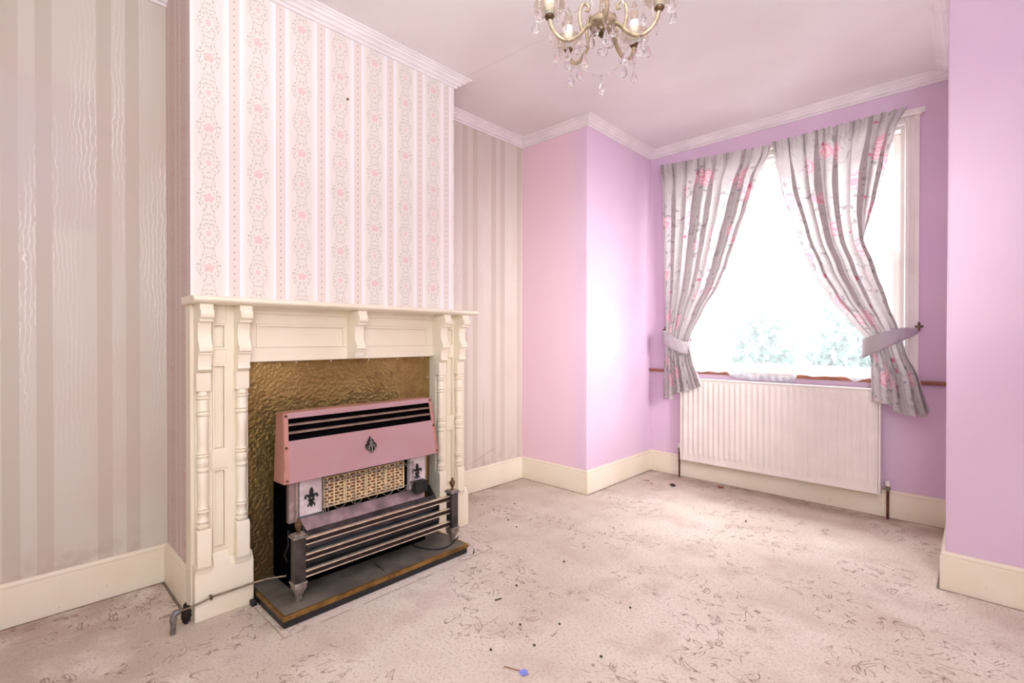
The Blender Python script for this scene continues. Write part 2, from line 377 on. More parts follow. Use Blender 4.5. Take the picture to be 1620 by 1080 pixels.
# ---------------------------------------------------------------- geometry helpers
class G:
    """collects vertices / faces / uvs"""
    def __init__(s): s.v = []; s.f = []; s.uv = None; s.mi = []
    def add(s, vs, fs):
        o = len(s.v); s.v += [tuple(p) for p in vs]; s.f += [tuple(i + o for i in f) for f in fs]
        return s
    def box(s, x0, x1, y0, y1, z0, z1):
        vs = [(x, y, z) for x in (x0, x1) for y in (y0, y1) for z in (z0, z1)]
        return s.add(vs, [(0, 1, 3, 2), (4, 6, 7, 5), (0, 4, 5, 1), (2, 3, 7, 6), (0, 2, 6, 4), (1, 5, 7, 3)])
    def hexa(s, bot, top):
        """two matching quads, wound the same way"""
        vs = list(bot) + list(top)
        return s.add(vs, [(3, 2, 1, 0), (4, 5, 6, 7), (0, 1, 5, 4), (1, 2, 6, 5), (2, 3, 7, 6), (3, 0, 4, 7)])
    def prism(s, poly, a0, a1, axis='y'):
        """poly: 2-D outline in the other two axes; extruded from a0 to a1"""
        def P(p, a):
            if axis == 'y': return (p[0], a, p[1])
            if axis == 'x': return (a, p[0], p[1])
            return (p[0], p[1], a)
        n = len(poly)
        vs = [P(p, a0) for p in poly] + [P(p, a1) for p in poly]
        fs = [tuple(range(n)), tuple(range(2 * n - 1, n - 1, -1))] + [(i, i + n, (i + 1) % n + n, (i + 1) % n) for i in range(n)]
        return s.add(vs, fs)
    def lathe(s, prof, c, seg=16, axis='z', squash=(1, 1)):
        vs = []; fs = []
        for r, h in prof:
            for k in range(seg):
                a = 2 * PI * k / seg
                p = (r * cos(a) * squash[0], r * sin(a) * squash[1], h)
                if axis == 'x': p = (p[2], p[0], p[1])
                elif axis == 'y': p = (p[0], p[2], p[1])
                vs.append((c[0] + p[0], c[1] + p[1], c[2] + p[2]))
        for i in range(len(prof) - 1):
            for k in range(seg):
                a, b = i * seg + k, i * seg + (k + 1) % seg
                fs.append((a, b, b + seg, a + seg))
        fs.append(tuple(range(seg - 1, -1, -1))); fs.append(tuple((len(prof) - 1) * seg + k for k in range(seg)))
        return s.add(vs, fs)
    def tube(s, pts, r, seg=8, closed=False):
        pts = [Vector(p) for p in pts]; n = len(pts)
        rs = r if isinstance(r, (list, tuple)) else [r] * n
        vs = []; fs = []
        up = None
        for i, p in enumerate(pts):
            if closed: d = pts[(i + 1) % n] - pts[i - 1]
            else: d = pts[min(i + 1, n - 1)] - pts[max(i - 1, 0)]
            if d.length < 1e-9: d = Vector((0, 0, 1))
            d.normalize()
            if up is None:
                up = Vector((0, 0, 1)) if abs(d.z) < 0.9 else Vector((1, 0, 0))
            a = d.cross(up)
            if a.length < 1e-6: a = d.cross(Vector((1, 0.3, 0)))
            a.normalize(); b = a.cross(d).normalized(); up = b
            for k in range(seg):
                t = 2 * PI * k / seg
                q = p + (a * cos(t) + b * sin(t)) * rs[i]
                vs.append(tuple(q))
        m = n if closed else n - 1
        for i in range(m):
            for k in range(seg):
                a0 = i * seg + k; a1 = i * seg + (k + 1) % seg; j = ((i + 1) % n) * seg
                fs.append((a0, a1, j + (k + 1) % seg, j + k))
        if not closed:
            fs.append(tuple(range(seg - 1, -1, -1))); fs.append(tuple((n - 1) * seg + k for k in range(seg)))
        return s.add(vs, fs)
    def ball(s, c, r, seg=8, rings=5, sq=(1, 1, 1)):
        prof = [(max(1e-4, r * sin(PI * i / rings)), -r * cos(PI * i / rings) * sq[2]) for i in range(rings + 1)]
        return s.lathe(prof, c, seg, squash=(sq[0], sq[1]))

def link_mesh(name, g, mat, origin=(0, 0, 0), parent=None, smooth=40, bevel=0.0, flat=False):
    me = bpy.data.meshes.new(name)
    ox, oy, oz = origin
    me.from_pydata([(x - ox, y - oy, z - oz) for x, y, z in g.v], [], g.f)
    mats = mat if isinstance(mat, (list, tuple)) else [mat]
    for m in mats: me.materials.append(m)
    if g.mi:
        for p, i in zip(me.polygons, g.mi): p.material_index = i
    if g.uv:
        l = me.uv_layers.new(name='UVMap')
        for lp in me.loops: l.data[lp.index].uv = g.uv[lp.vertex_index]
    import bmesh
    bm = bmesh.new(); bm.from_mesh(me)
    if not g.uv: bmesh.ops.recalc_face_normals(bm, faces=bm.faces)
    bm.to_mesh(me); bm.free()
    if not flat:
        for p in me.polygons: p.use_smooth = True
        me.set_sharp_from_angle(angle=math.radians(smooth))
    me.update()
    o = bpy.data.objects.new(name, me); COL.objects.link(o)
    if parent is not None: o.parent = parent
    else: o.location = origin
    if bevel > 0:
        b = o.modifiers.new('Bevel', 'BEVEL'); b.width = bevel; b.segments = 2; b.limit_method = 'ANGLE'; b.angle_limit = math.radians(40)
    return o

class Thing:
    """an Empty at the base of a thing; parts are given in world coordinates"""
    def __init__(s, name, label, cat, loc, group=None):
        o = bpy.data.objects.new(name, None); COL.objects.link(o); o.location = loc
        o.empty_display_size = 0.05
        o['label'] = label; o['category'] = cat
        if group: o['group'] = group
        s.o = o; s.loc = loc
    def part(s, name, g, mat, sub=None, **kw):
        return link_mesh(name, g, mat, s.loc, sub if sub is not None else s.o, **kw)

def single(name, g, mat, label, cat, origin, group=None, **kw):
    o = link_mesh(name, g, mat, origin, None, **kw)
    o['label'] = label; o['category'] = cat
    if group: o['group'] = group
    return o
def struct(name, g, mat, label=None, parent=None, **kw):
    o = link_mesh(name, g, mat, (0, 0, 0), parent, **kw)
    if parent is None:
        o['kind'] = 'structure'
        if label: o['label'] = label
    return o

def copy_tree(o, parent=None):
    c = o.copy(); COL.objects.link(c); c.parent = parent
    for ch in list(o.children): copy_tree(ch, c)
    return c

def sweep(path, prof):
    """mitred run of a (out, z) profile along a 2-D path; room on the right-hand side is 'out'. Yields one G per segment."""
    n = len(path); segs = []
    nor = []
    for i in range(n - 1):
        dx, dy = path[i + 1][0] - path[i][0], path[i + 1][1] - path[i][1]
        l = math.hypot(dx, dy); nor.append((dy / l, -dx / l))
    def off(i, d):
        if i == 0: nx, ny = nor[0]; return path[0][0] + nx * d, path[0][1] + ny * d
        if i == n - 1: nx, ny = nor[-1]; return path[-1][0] + nx * d, path[-1][1] + ny * d
        a, b = nor[i - 1], nor[i]
        k = 1 + a[0] * b[0] + a[1] * b[1]
        return path[i][0] + (a[0] + b[0]) / k * d, path[i][1] + (a[1] + b[1]) / k * d
    for i in range(n - 1):
        g = G(); m = len(prof); vs = []
        for j in (i, i + 1):
            for d, z in prof:
                x, y = off(j, d); vs.append((x, y, z))
        fs = [tuple(range(m)), tuple(range(2 * m - 1, m - 1, -1))] + [(q, q + m, (q + 1) % m + m, (q + 1) % m) for q in range(m)]
        g.add(vs, fs); segs.append(g)
    return segs

# ---------------------------------------------------------------- dimensions (metres; floor at 0, lens 1.13 m up over the origin)
H = 2.722; ZC = 2.668
XL, XA, XB = -2.753, -2.693, -2.348        # near recess wall, far recess wall, chimney breast front
Y1, Y2 = 0.553, 1.952                      # chimney breast ends
XW, XR = -2.057, -0.101                    # bay sides
YF, YW = 2.956, 3.904                      # bay mouth, window wall
XE, YB = 0.95, -1.0

# ---------------------------------------------------------------- room shell
struct('floor', G().box(-2.95, 1.1, -1.15, 4.1, -0.06, 0), M['carpet'])
struct('ceiling', G().box(-2.95, 1.1, -1.15, 4.1, H, H + 0.06), M['ceiling'])
struct('wall_left', G().box(-2.95, XL, YB, Y1, 0, H), M['moire'])
struct('wall_left_far', G().box(-2.95, XA, Y2, YF, 0, H), M['moire'])
g = G().box(-2.95, XB, Y1, Y2, 0, H); g.mi = [0, 1, 0, 0, 0, 0]
g.mi = []
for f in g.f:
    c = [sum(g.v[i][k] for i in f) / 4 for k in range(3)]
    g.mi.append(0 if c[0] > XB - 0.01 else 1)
struct('wall_chimney_breast', g, [M['floral'], M['floral_shaded_side']], flat=True)
# soft rounded plaster arris on the bay piers
def pier(x0, x1, edge):
    r = 0.012
    if edge == 'l':
        poly = [(x0, YF), (x1 - r, YF), (x1 - r * .3, YF + r * .3), (x1, YF + r), (x1, 4.05), (x0, 4.05)]
    else:
        poly = [(x1, YF), (x0 + r, YF), (x0 + r * .3, YF + r * .3), (x0, YF + r), (x0, 4.05), (x1, 4.05)]
    return G().prism(poly, 0, H, 'z')
struct('wall_bay_left', pier(-2.95, XW, 'l'), M['purple'])
struct('wall_bay_right', pier(XR, 1.1, 'r'), M['purple'])
WX0, WX1, WZ0, WZ1 = -1.835, -0.333, 0.868, 2.46      # window opening
g = G()
g.box(XW, XR, YW, 4.05, 0, WZ0).box(XW, XR, YW, 4.05, WZ1, H).box(XW, WX0, YW, 4.05, WZ0, WZ1).box(WX1, XR, YW, 4.05, WZ0, WZ1)
struct('wall_window', g, M['purple'])
struct('wall_right', G().box(XE, 1.1, YB, YF, 0, H), M['purple'])
struct('wall_back', G().box(-2.95, 1.1, YB - 0.15, YB, 0, H), M['moire'])

BB = [(0, 0), (0.018, 0), (0.018, 0.142), (0.0165, 0.147), (0.012, 0.149), (0.012, 0.153), (0.0145, 0.156), (0.014, 0.162), (0.009, 0.169), (0, 0.171)]
def run(path, prof, names, mat):
    for g, nm in zip(sweep(path, prof), names): struct(nm, g, mat, smooth=30)
run([(XL, -1.0), (XL, Y1), (-2.375, Y1)], BB, ['baseboard_left', 'baseboard_breast_side'], M['skirting'])
run([(XA, Y2), (XA, YF), (XW, YF), (XW, YW), (XR, YW), (XR, YF), (XE, YF), (XE, YB)], BB,
    ['baseboard_recess', 'baseboard_bay_pier_left', 'baseboard_bay_left', 'baseboard_window', 'baseboard_bay_right', 'baseboard_bay_pier_right', 'baseboard_right'], M['skirting'])
CO = [(0, ZC), (0.012, ZC), (0.014, ZC + .006), (0.018, ZC + .010), (0.030, ZC + .012), (0.031, ZC + .016), (0.036, ZC + .022), (0.043, ZC + .026),
      (0.050, ZC + .027), (0.051, ZC + .032), (0.056, ZC + .037), (0.066, ZC + .038), (0.067, ZC + .044), (0.079, ZC + .046), (0.079, H), (0, H)]
run([(XL, -1.0), (XL, Y1)], CO, ['trim_1'], M['cornice'])
g = G(); vs = []
for y0, sg in ((Y1, -1), (Y2, 1)):
    for d, z in CO: vs.append((XB + d, y0 + sg * d, z))
m = len(CO); g.add(vs, [tuple(range(m)), tuple(range(2 * m - 1, m - 1, -1))] + [(q, q + m, (q + 1) % m + m, (q + 1) % m) for q in range(m)])
struct('trim_2', g, M['cornice'], smooth=30)
run([(XA, Y2), (XA, YF), (XW, YF), (XW, YW), (XR, YW), (XR, YF), (XE, YF), (XE, YB)], CO,
    ['trim_3', 'trim_4', 'trim_5', 'trim_6', 'trim_7', 'trim_8', 'trim_9'], M['cornice'])
# brown wooden ledge running right across the window wall
struct('trim_10', G().prism([(YW, 0.850), (YW - 0.016, 0.850), (YW - 0.020, 0.856), (YW - 0.020, 0.868), (YW - 0.016, 0.873), (YW, 0.873)], XW, XR, 'x'), M['wood'])

# ---------------------------------------------------------------- window
wn = bpy.data.objects.new('window_1', None); COL.objects.link(wn); wn['kind'] = 'structure'
def wpart(name, g, mat, parent=None, **kw): return link_mesh(name, g, mat, (0, 0, 0), parent or wn, **kw)
AR = [(0, 0), (0.072, 0), (0.072, 0.018), (0.050, 0.020), (0.047, 0.013), (0.028, 0.011), (0.024, 0.018), (0.006, 0.018), (0.0, 0.010)]
g = G()
g.prism([(WX1 + a, YW - b) for a, b in AR], WZ0 + 0.006, WZ1 + 0.072, 'z')
g.prism([(WX0 - a, YW - b) for a, b in AR], WZ0 + 0.006, WZ1 + 0.072, 'z')
g.prism([(YW - b, WZ1 + a) for a, b in AR], WX0, WX1, 'x')
wpart('architrave', g, M['wframe'], smooth=30)
g = G()
for x0, x1 in ((WX0, WX0 + 0.02), (WX1 - 0.02, WX1)): g.box(x0, x1, YW, 4.05, WZ0 + 0.012, WZ1 - 0.02)
g.box(WX0, WX1, YW, 4.05, WZ1 - 0.02, WZ1).box(WX0, WX1, YW, 4.08, WZ0 - 0.01, WZ0 + 0.012)
wpart('reveal_lining', g, M['wframe'])
def sash(x0, x1, z0, z1, y0, y1, name, rail_b, rail_t):
    s = 0.042
    g = G(); g.box(x0, x0 + s, y0, y1, z0, z1).box(x1 - s, x1, y0, y1, z0, z1)
    g.box(x0 + s, x1 - s, y0, y1, z0, z0 + rail_b).box(x0 + s, x1 - s, y0, y1, z1 - rail_t, z1)
    o = wpart(name, g, M['wframe'], bevel=0.003)
    ym = (y0 + y1) / 2
    wpart('glass_pane', G().box(x0 + s - 0.005, x1 - s + 0.005, ym - 0.002, ym + 0.002, z0 + rail_b - 0.005, z1 - rail_t + 0.005), M['pane'], o)
sash(WX0 + 0.021, WX1 - 0.021, WZ0 + 0.013, 1.69, 3.955, 3.985, 'lower_sash', 0.06, 0.045)
sash(WX0 + 0.021, WX1 - 0.021, 1.648, WZ1 - 0.021, 3.990, 4.02, 'upper_sash', 0.045, 0.05)

# ---------------------------------------------------------------- garden seen faintly through the net
struct('ground', G().box(-7, 5, 4.1, 12, -0.35, -0.3), M['paving'])  # unseen ground, whitened to throw daylight onto the bay ceiling
def shrub(cx, cy, h, r, label, seed):
    rnd = random.Random(seed); g = G()
    for k in range(1500):
        a = rnd.random() * 2 * PI; e = math.acos(2 * rnd.random() - 1); rr = rnd.random() ** 0.6 * rnd.uniform(0.8, 1.15)
        x = cx + r * rr * sin(e) * cos(a); y = cy + r * rr * sin(e) * sin(a); z = h / 2 - 0.3 + (h / 2) * rr * cos(e) + 0.1
        s = 0.06 + 0.06 * rnd.random(); u = Vector((rnd.gauss(0, 1), rnd.gauss(0, 1), rnd.gauss(0, 1))).normalized()
        w = u.cross(Vector((rnd.gauss(0, 1), rnd.gauss(0, 1), 1.1))).normalized()
        p = Vector((x, y, z))
        g.add([p - u * s, p + w * s * .45, p + u * s, p - w * s * .45], [(0, 1, 2, 3)])
    t = Thing('garden_shrub', label, 'shrub', (cx, cy, -0.3), 'shrubs outside the window')
    t.part('foliage', g, M['hedge'], flat=True)
    t.part('stem', G().tube([(cx, cy, -0.3), (cx + .02, cy, 0.1), (cx, cy, h * .5)], [0.04, 0.03, 0.02]), M['rust'])
shrub(-2.1, 7.2, 1.75, 0.42, 'pale green bush outside, seen through net curtain left of centre', 1)
shrub(-1.3, 8.0, 1.85, 0.5, 'pale green bush outside, seen through net curtain beside right drape', 2)

# ---------------------------------------------------------------- curtains
NP = 5
def interp(rows, z):
    rows = sorted(rows)
    if z <= rows[0][0]: return rows[0][1:]
    for a, b in zip(rows, rows[1:]):
        if z <= b[0]:
            k = (z - a[0]) / (b[0] - a[0]); k = k * k * (3 - 2 * k) * .35 + k * .65
            return tuple(p + (q - p) * k for p, q in zip(a[1:], b[1:]))
    return rows[-1][1:]
def brk(s): return min(1, s * 12, (1 - s) * 12)
def curtain(name, label, left_edge, right_edge, hem, ztop, tie_z, seed, W, body=None):
    """edges: (z, x) as measured on the plane y = 3.82"""
    rnd = random.Random(seed); NS, NT_ = 330, 110
    g = G(); g.uv = []
    ph = [rnd.uniform(-.5, .5) for _ in range(6)]
    for j in range(NT_ + 1):
        tt = j / NT_
        for i in range(NS + 1):
            s = i / NS
            zt = ztop[0] + (ztop[1] - ztop[0]) * s + 0.006 * sin(s * 190 + ph[0])
            hz = [h for h in hem]
            zb = interp([(a, b) for a, b in hem], s)[0]
            z = zt + (zb - zt) * tt
            xl = interp(left_edge, z)[0]; xr = interp(right_edge, z)[0]
            w = xr - xl
            sw = s + 0.030 * sin(2 * PI * s * 2.3 + ph[1]) + 0.010 * sin(2 * PI * s * 5.1 + ph[2]) * tt
            phi = 2 * PI * NP * sw
            top = max(0, 1 - (zt - z) / 0.35)
            near = math.exp(-((z - tie_z) / 0.13) ** 2)
            below = 1 if z < tie_z else 0
            over = 0.55 + 0.75 * (1 - top) - 0.5 * near
            s0 = s
            if body:
                xb = interp(body, z)[0]
            x = xl + w * (s + over * sin(2 * phi + 0.6 * sin(phi + ph[3])) / (4 * PI * NP) * 2.6 * brk(s))
            if body:
                q = (x - xl) / w
                x = xl + (xb - xl) * q / 0.78 if q < 0.78 else xb + (xr - xb) * (q - 0.78) / 0.22
            amp = 0.014 * top + (1 - top) * (0.026 + 0.008 * sin(2 * PI * s * 3.3 + ph[4]))
            amp *= (1 - 0.35 * near)
            yc = 3.805 - 0.035 * near
            if z < tie_z: yc = 3.77 - 0.028 * min(1, (tie_z - z) / 0.3)
            y = yc + amp * sin(phi) + 0.004 * sin(3.1 * phi + ph[5]) * (1 - top)
            if z < tie_z: y += 0.35 * amp * sin(phi) * min(1, (tie_z - z) / 0.25)
            if near > 0.05: y -= near * 0.03 * sin(PI * s)
            if tt < 0.05: y += 0.003 * sin(2 * PI * 38 * s)
            if z > 2.38:        # header: tight gathers
                y += 0.010 * sin(2 * PI * 30 * s + 1.5 * sin(9 * s)) * min(1, (z - 2.38) / 0.1)
            if body and s > 0.78: y += 0.012 * min(1, (s - 0.78) / 0.05) * (1 - top)
            k = y / 3.82
            g.v.append((x * k, y, 1.13 + (z - 1.13) * k)); g.uv.append((s * W, tt * 1.95))
    for j in range(NT_):
        for i in range(NS):
            a = j * (NS + 1) + i
            g.f.append((a, a + 1, a + NS + 2, a + NS + 1))
    c = single(name, g, M['fabric'], label, 'curtain', (interp(left_edge, 2.5)[0], 3.80, 2.5), 'curtains at the window', smooth=180)
    return c
CL_L = [(2.60, -1.930), (2.37, -1.904), (1.85, -1.891), (1.215, -1.873), (1.0, -1.880), (0.8, -1.888), (0.60, -1.895)]
CL_R = [(2.55, -1.066), (2.46, -1.085), (2.31, -1.159), (2.09, -1.223), (1.914, -1.289), (1.709, -1.357), (1.547, -1.427), (1.335, -1.560), (1.162, -1.650), (1.09, -1.672), (0.936, -1.634), (0.813, -1.586), (0.74, -1.555)]
CR_L = [(2.55, -1.071), (2.46, -1.060), (2.185, -1.012), (1.858, -0.912), (1.587, -0.816), (1.41, -0.723), (1.24, -0.60), (1.128, -0.515), (0.996, -0.490), (0.716, -0.484), (.6, -.484)]
CR_R = [(2.55, -0.310), (2.44, -0.368), (2.255, -0.408), (2.03, -0.454), (1.77, -0.531), (1.574, -0.468), (1.352, -0.404), (1.187, -0.352), (1.04, -0.315), (0.889, -0.250), (0.60, -0.180)]
CR_B = [(2.55, -0.49), (2.2, -0.535), (1.95, -0.55), (1.77, -0.535), (1.574, -0.475), (1.352, -0.410), (1.187, -0.360), (1.04, -0.325), (0.889, -0.270), (0.60, -0.215)]
curtain('curtain', 'left grey rose-print curtain tied back above the radiator end, hanging against the lilac wall', CL_L, CL_R,
        [(0, 0.625), (0.18, 0.63), (0.3, 0.675), (0.42, 0.70), (0.6, 0.715), (0.8, 0.735), (1, 0.765)], (2.572, 2.515), 1.13, 3, 1.5)
curtain('curtain', 'right grey rose-print curtain tied back toward the hook on the window frame', CR_L, CR_R,
        [(0, 0.735), (0.3, 0.72), (0.42, 0.675), (0.6, 0.66), (0.78, 0.66), (0.9, 0.69), (1, 0.695)], (2.53, 2.54), 1.13, 8, 1.4, body=CR_B)

# net curtain
NS, NT_ = 260, 40
g = G(); g.uv = []
hemz = [(-1.83, 0.872), (-1.60, 0.866), (-1.40, 0.870), (-1.37, 0.850), (-1.328, 0.834), (-1.25, 0.824), (-1.17, 0.824), (-0.955, 0.819), (-0.925, 0.850), (-0.915, 0.878),
        (-0.77, 0.869), (-0.66, 0.883), (-0.62, 0.868), (-0.59, 0.850), (-0.54, 0.866), (-0.50, 0.871), (-0.38, 0.868)]
for j in range(NT_ + 1):
    for i in range(NS + 1):
        s = i / NS; x = -1.825 + 1.44 * s
        zb = interp(hemz, x)[0] + 0.004 * sin(70 * s)
        z = 2.478 + (zb - 2.478) * j / NT_
        y = 3.8745 + 0.0035 * sin(2 * PI * 30 * s + 2 * sin(5 * s)) + 0.0015 * sin(50 * s + z * 3)
        g.v.append((x, y, z)); g.uv.append((s * 1.45, 1.6 * (1 - j / NT_)))
for j in range(NT_):
    for i in range(NS):
        a = j * (NS + 1) + i; g.f.append((a, a + 1, a + NS + 2, a + NS + 1))
single('net_curtain', g, M['net'], 'sheer white net curtain hanging across the window with a ragged lace hem', 'net curtain', (-1.1, 3.875, 2.478), smooth=180)

# curtain rail
t = Thing('curtain_rail', 'white curtain rail across the top of the window above both curtains', 'curtain rail', (-1.09, 3.85, 2.50))
t.part('track', G().box(-1.93, -0.233, 3.842, 3.860, 2.497, 2.527), M['wframe'], bevel=0.002)
for x in (-1.90, -1.09, -0.262):
    t.part('bracket', G().box(x - 0.012, x + 0.012, 3.860, 3.884 if abs(x + 1.09) < .6 else YW, 2.500, 2.524), M['wframe'])

# tiebacks and hooks
def tieback(label, path, hs, seed):
    """band swept along path; hs = (z centre, half height) per point"""
    g = G(); g.uv = []; n = len(path); u = 0
    for i, (x, y) in enumerate(path):
        if i: u += math.hypot(x - path[i - 1][0], y - path[i - 1][1])
        zc, hh = hs[i]
        for k in range(7):
            q = k / 6 - 0.5
            bul = 0.004 * cos(PI * q) + 0.0015 * sin(i * 1.3 + k)
            g.v.append((x, y - bul, zc + 2 * hh * q)); g.uv.append((u + seed, k / 6 * 2 * hh))
    for i in range(n - 1):
        for k in range(6):
            a = i * 7 + k; g.f.append((a, a + 7, a + 8, a + 1))
    o = single('curtain_tieback', g, M['tie'], label, 'tieback', (path[0][0], path[0][1], hs[0][0]), 'fabric tiebacks', smooth=180)
    so = o.modifiers.new('Solidify', 'SOLIDIFY'); so.thickness = 0.006; so.offset = 0
    return o
def spl(pts, m=8):
    out = []
    P = [pts[0]] + list(pts) + [pts[-1]]
    for i in range(1, len(P) - 2):
        for k in range(m):
            t = k / m; r = []
            for a, b, c, d in zip(P[i - 1], P[i], P[i + 1], P[i + 2]):
                r.append(0.5 * ((2 * b) + (-a + c) * t + (2 * a - 5 * b + 4 * c - d) * t * t + (-a + 3 * b - 3 * c + d) * t ** 3))
            out.append(tuple(r))
    out.append(tuple(pts[-1])); return out
# (x, y, zc, hh)
R = spl([(-0.262, 3.868, 1.180, 0.012), (-0.285, 3.835, 1.172, 0.024), (-0.335, 3.745, 1.155, 0.040), (-0.42, 3.690, 1.115, 0.052), (-0.495, 3.705, 1.080, 0.058), (-0.525, 3.765, 1.068, 0.058), (-0.50, 3.83, 1.09, 0.05), (-0.40, 3.845, 1.13, 0.035), (-0.29, 3.865, 1.17, 0.015)])
tieback('plain grey fabric tieback round the right curtain, pulled to a fleur hook', [(a, b) for a, b, c, d in R], [(c, d) for a, b, c, d in R], 0.0)
L = spl([(-1.885, 3.868, 1.165, 0.022), (-1.880, 3.80, 1.155, 0.042), (-1.84, 3.715, 1.135, 0.050), (-1.76, 3.690, 1.100, 0.054), (-1.675, 3.705, 1.060, 0.050), (-1.635, 3.765, 1.060, 0.05), (-1.67, 3.83, 1.09, 0.05), (-1.78, 3.848, 1.13, 0.035), (-1.87, 3.862, 1.16, 0.015)])
tieback('plain grey fabric tieback round the left curtain near the bay corner', [(a, b) for a, b, c, d in L], [(c, d) for a, b, c, d in L], 2.0)
def fleur_hook(x, z, label):
    t = Thing('tieback_hook', label, 'hook', (x, YW, z), 'fleur tieback hooks')
    t.part('stem', G().tube([(x, YW - 0.018, z), (x, 3.868, z - 0.002), (x, 3.860, z - 0.012), (x, 3.866, z - 0.02)], 0.003, 6), M['bronze'])
    g = G().ball((x, 3.872, z + 0.022), 0.008, 8, 6, (0.9, .6, 1.8)).ball((x - 0.013, 3.872, z + 0.008), 0.007, 8, 6, (1.3, .6, 1)).ball((x + 0.013, 3.872, z + 0.008), 0.007, 8, 6, (1.3, .6, 1)).ball((x, 3.872, z - 0.008), 0.007, 8, 6, (.9, .6, 1.7))
    g.box(x - 0.012, x + 0.012, 3.869, 3.875, z + 0.0, z + 0.006)
    t.part('fleur_ornament', g, M['bronze'])
fleur_hook(-0.258, 1.197, 'dark bronze fleur hook on the window frame beside the right curtain')
fleur_hook(-1.902, 1.195, 'dark bronze fleur hook half hidden beside the left curtain')

# ---------------------------------------------------------------- radiator
RX0, RX1, RZ0, RZ1, RY = -1.737, -0.435, 0.157, 0.813, 3.800
t = Thing('radiator', 'white ribbed panel radiator on the lilac wall under the window', 'radiator', (-1.086, 3.86, RZ0))
g = G(); NR = 32; pitch = (RX1 - RX0 - 0.03) / NR
cols = []
for i in range(NR * 8 + 1):
    x = RX0 + 0.015 + (RX1 - RX0 - 0.03) * i / (NR * 8)
    q = (i % 8) / 8
    dep = 0.0085 * (0.5 - 0.5 * cos(2 * PI * q)) ** 1.6
    cols.append((x, dep))
zs = [RZ0 + 0.008, RZ0 + 0.045, RZ0 + 0.06, RZ0 + 0.07, RZ1 - 0.048, RZ1 - 0.036, RZ1 - 0.02, RZ1 - 0.006]
ks = [0, 0, .7, 1, 1, .9, 0, 0]
for x, dep in cols:
    for z, k in zip(zs, ks): g.v.append((x, RY + 0.009 - dep + dep * (1 - k) , z))
m = len(zs)
for i in range(len(cols) - 1):
    for j in range(m - 1): a = i * m + j; g.f.append((a, a + m, a + m + 1, a + 1))
t.part('ribbed_front', g, M['whitemetal'], smooth=60)
t.part('back_panel', G().box(RX0 + 0.01, RX1 - 0.01, 3.836, 3.872, RZ0 + 0.01, RZ1 - 0.01), M['whitemetal'])
g = G(); g.prism([(3.812, RZ1 - .004), (RY + 0.004, RZ1 - .010), (RY, RZ1 - .006), (RY + 0.001, RZ1), (3.872, RZ1), (3.872, RZ1 - .004)], RX0, RX1, 'x')
t.part('top_cover', g, M['whitemetal'])
for a, b in ((RX0, RX0 + 0.012), (RX1 - 0.012, RX1)):
    t.part('side_cover', G().box(a, b, RY, 3.872, RZ0, RZ1 - 0.0045), M['whitemetal'], bevel=0.002)
t.part('bottom_rim', G().box(RX0 + .012, RX1 - .012, RY, 3.815, RZ0, RZ0 + 0.009), M['whitemetal'])
for x, sg, zt in ((-1.762, 1, 0.262), (-0.402, -1, 0.228)):
    v = t.part('valve', G().lathe([(0.009, zt - 0.05), (0.012, zt - 0.045), (0.012, zt - 0.02), (0.009, zt - 0.018)], (x, 3.845, 0), 12), M['pewter'])
    t.part('valve_cap', G().lathe([(0.012, zt - 0.02), (0.014, zt - 0.016), (0.013, zt + 0.008), (0.009, zt + 0.012)], (x, 3.845, 0), 12), M['whitemetal'], sub=v)
    t.part('valve_tail', G().tube([(x, 3.845, zt - 0.035), (x + sg * 0.03, 3.845, zt - 0.035)], 0.008, 10), M['pewter'], sub=v)
    t.part('pipe', G().tube([(x, 3.845, -0.0), (x, 3.845, zt - 0.05)], 0.0075, 10), M['rust'])

# ---------------------------------------------------------------- mantelpiece
cr = M['cream']
t = Thing('mantelpiece', 'cream painted Victorian fire surround with turned columns and corbels', 'mantelpiece', (-2.30, 1.25, 0))
sh = [(XB, 1.266), (-2.190, 1.266), (-2.186, 1.269), (-2.174, 1.271), (-2.166, 1.276), (-2.163, 1.283), (-2.166, 1.290), (-2.174, 1.295), (-2.186, 1.297), (XB, 1.297)]
g = G(); vs = []
for s in (0, 1):
    for x, z in sh:
        y = (0.520 + (-2.163 - x) * 0.0) if s == 0 else 1.997
        inset = max(0, (x + 2.19)) if False else 0
        vs.append((x, y, z))
m = len(sh); g.add(vs, [tuple(range(m)), tuple(range(2 * m - 1, m - 1, -1))] + [(q, q + m, (q + 1) % m + m, (q + 1) % m) for q in range(m)])
t.part('shelf', g, cr, smooth=50, bevel=0.004)
# moulding under the shelf
g = G().prism([(XB, 1.235), (-2.298, 1.235), (-2.292, 1.240), (-2.290, 1.250), (-2.275, 1.2655), (XB, 1.2655)], 0.745, 1.755)
t.part('bed_moulding', g, cr, smooth=30)
def frame_moulding(g, y0, y1, z0, z1, x, w=0.012, h=0.006):
    """raised moulding round a sunk panel on a face at x"""
    for a, b, c, d in ((y0, y1, z0, z0 + w), (y0, y1, z1 - w, z1), (y0, y0 + w, z0 + w, z1 - w), (y1 - w, y1, z0 + w, z1 - w)):
        g.box(x - 0.004, x + h, a, b, c, d)
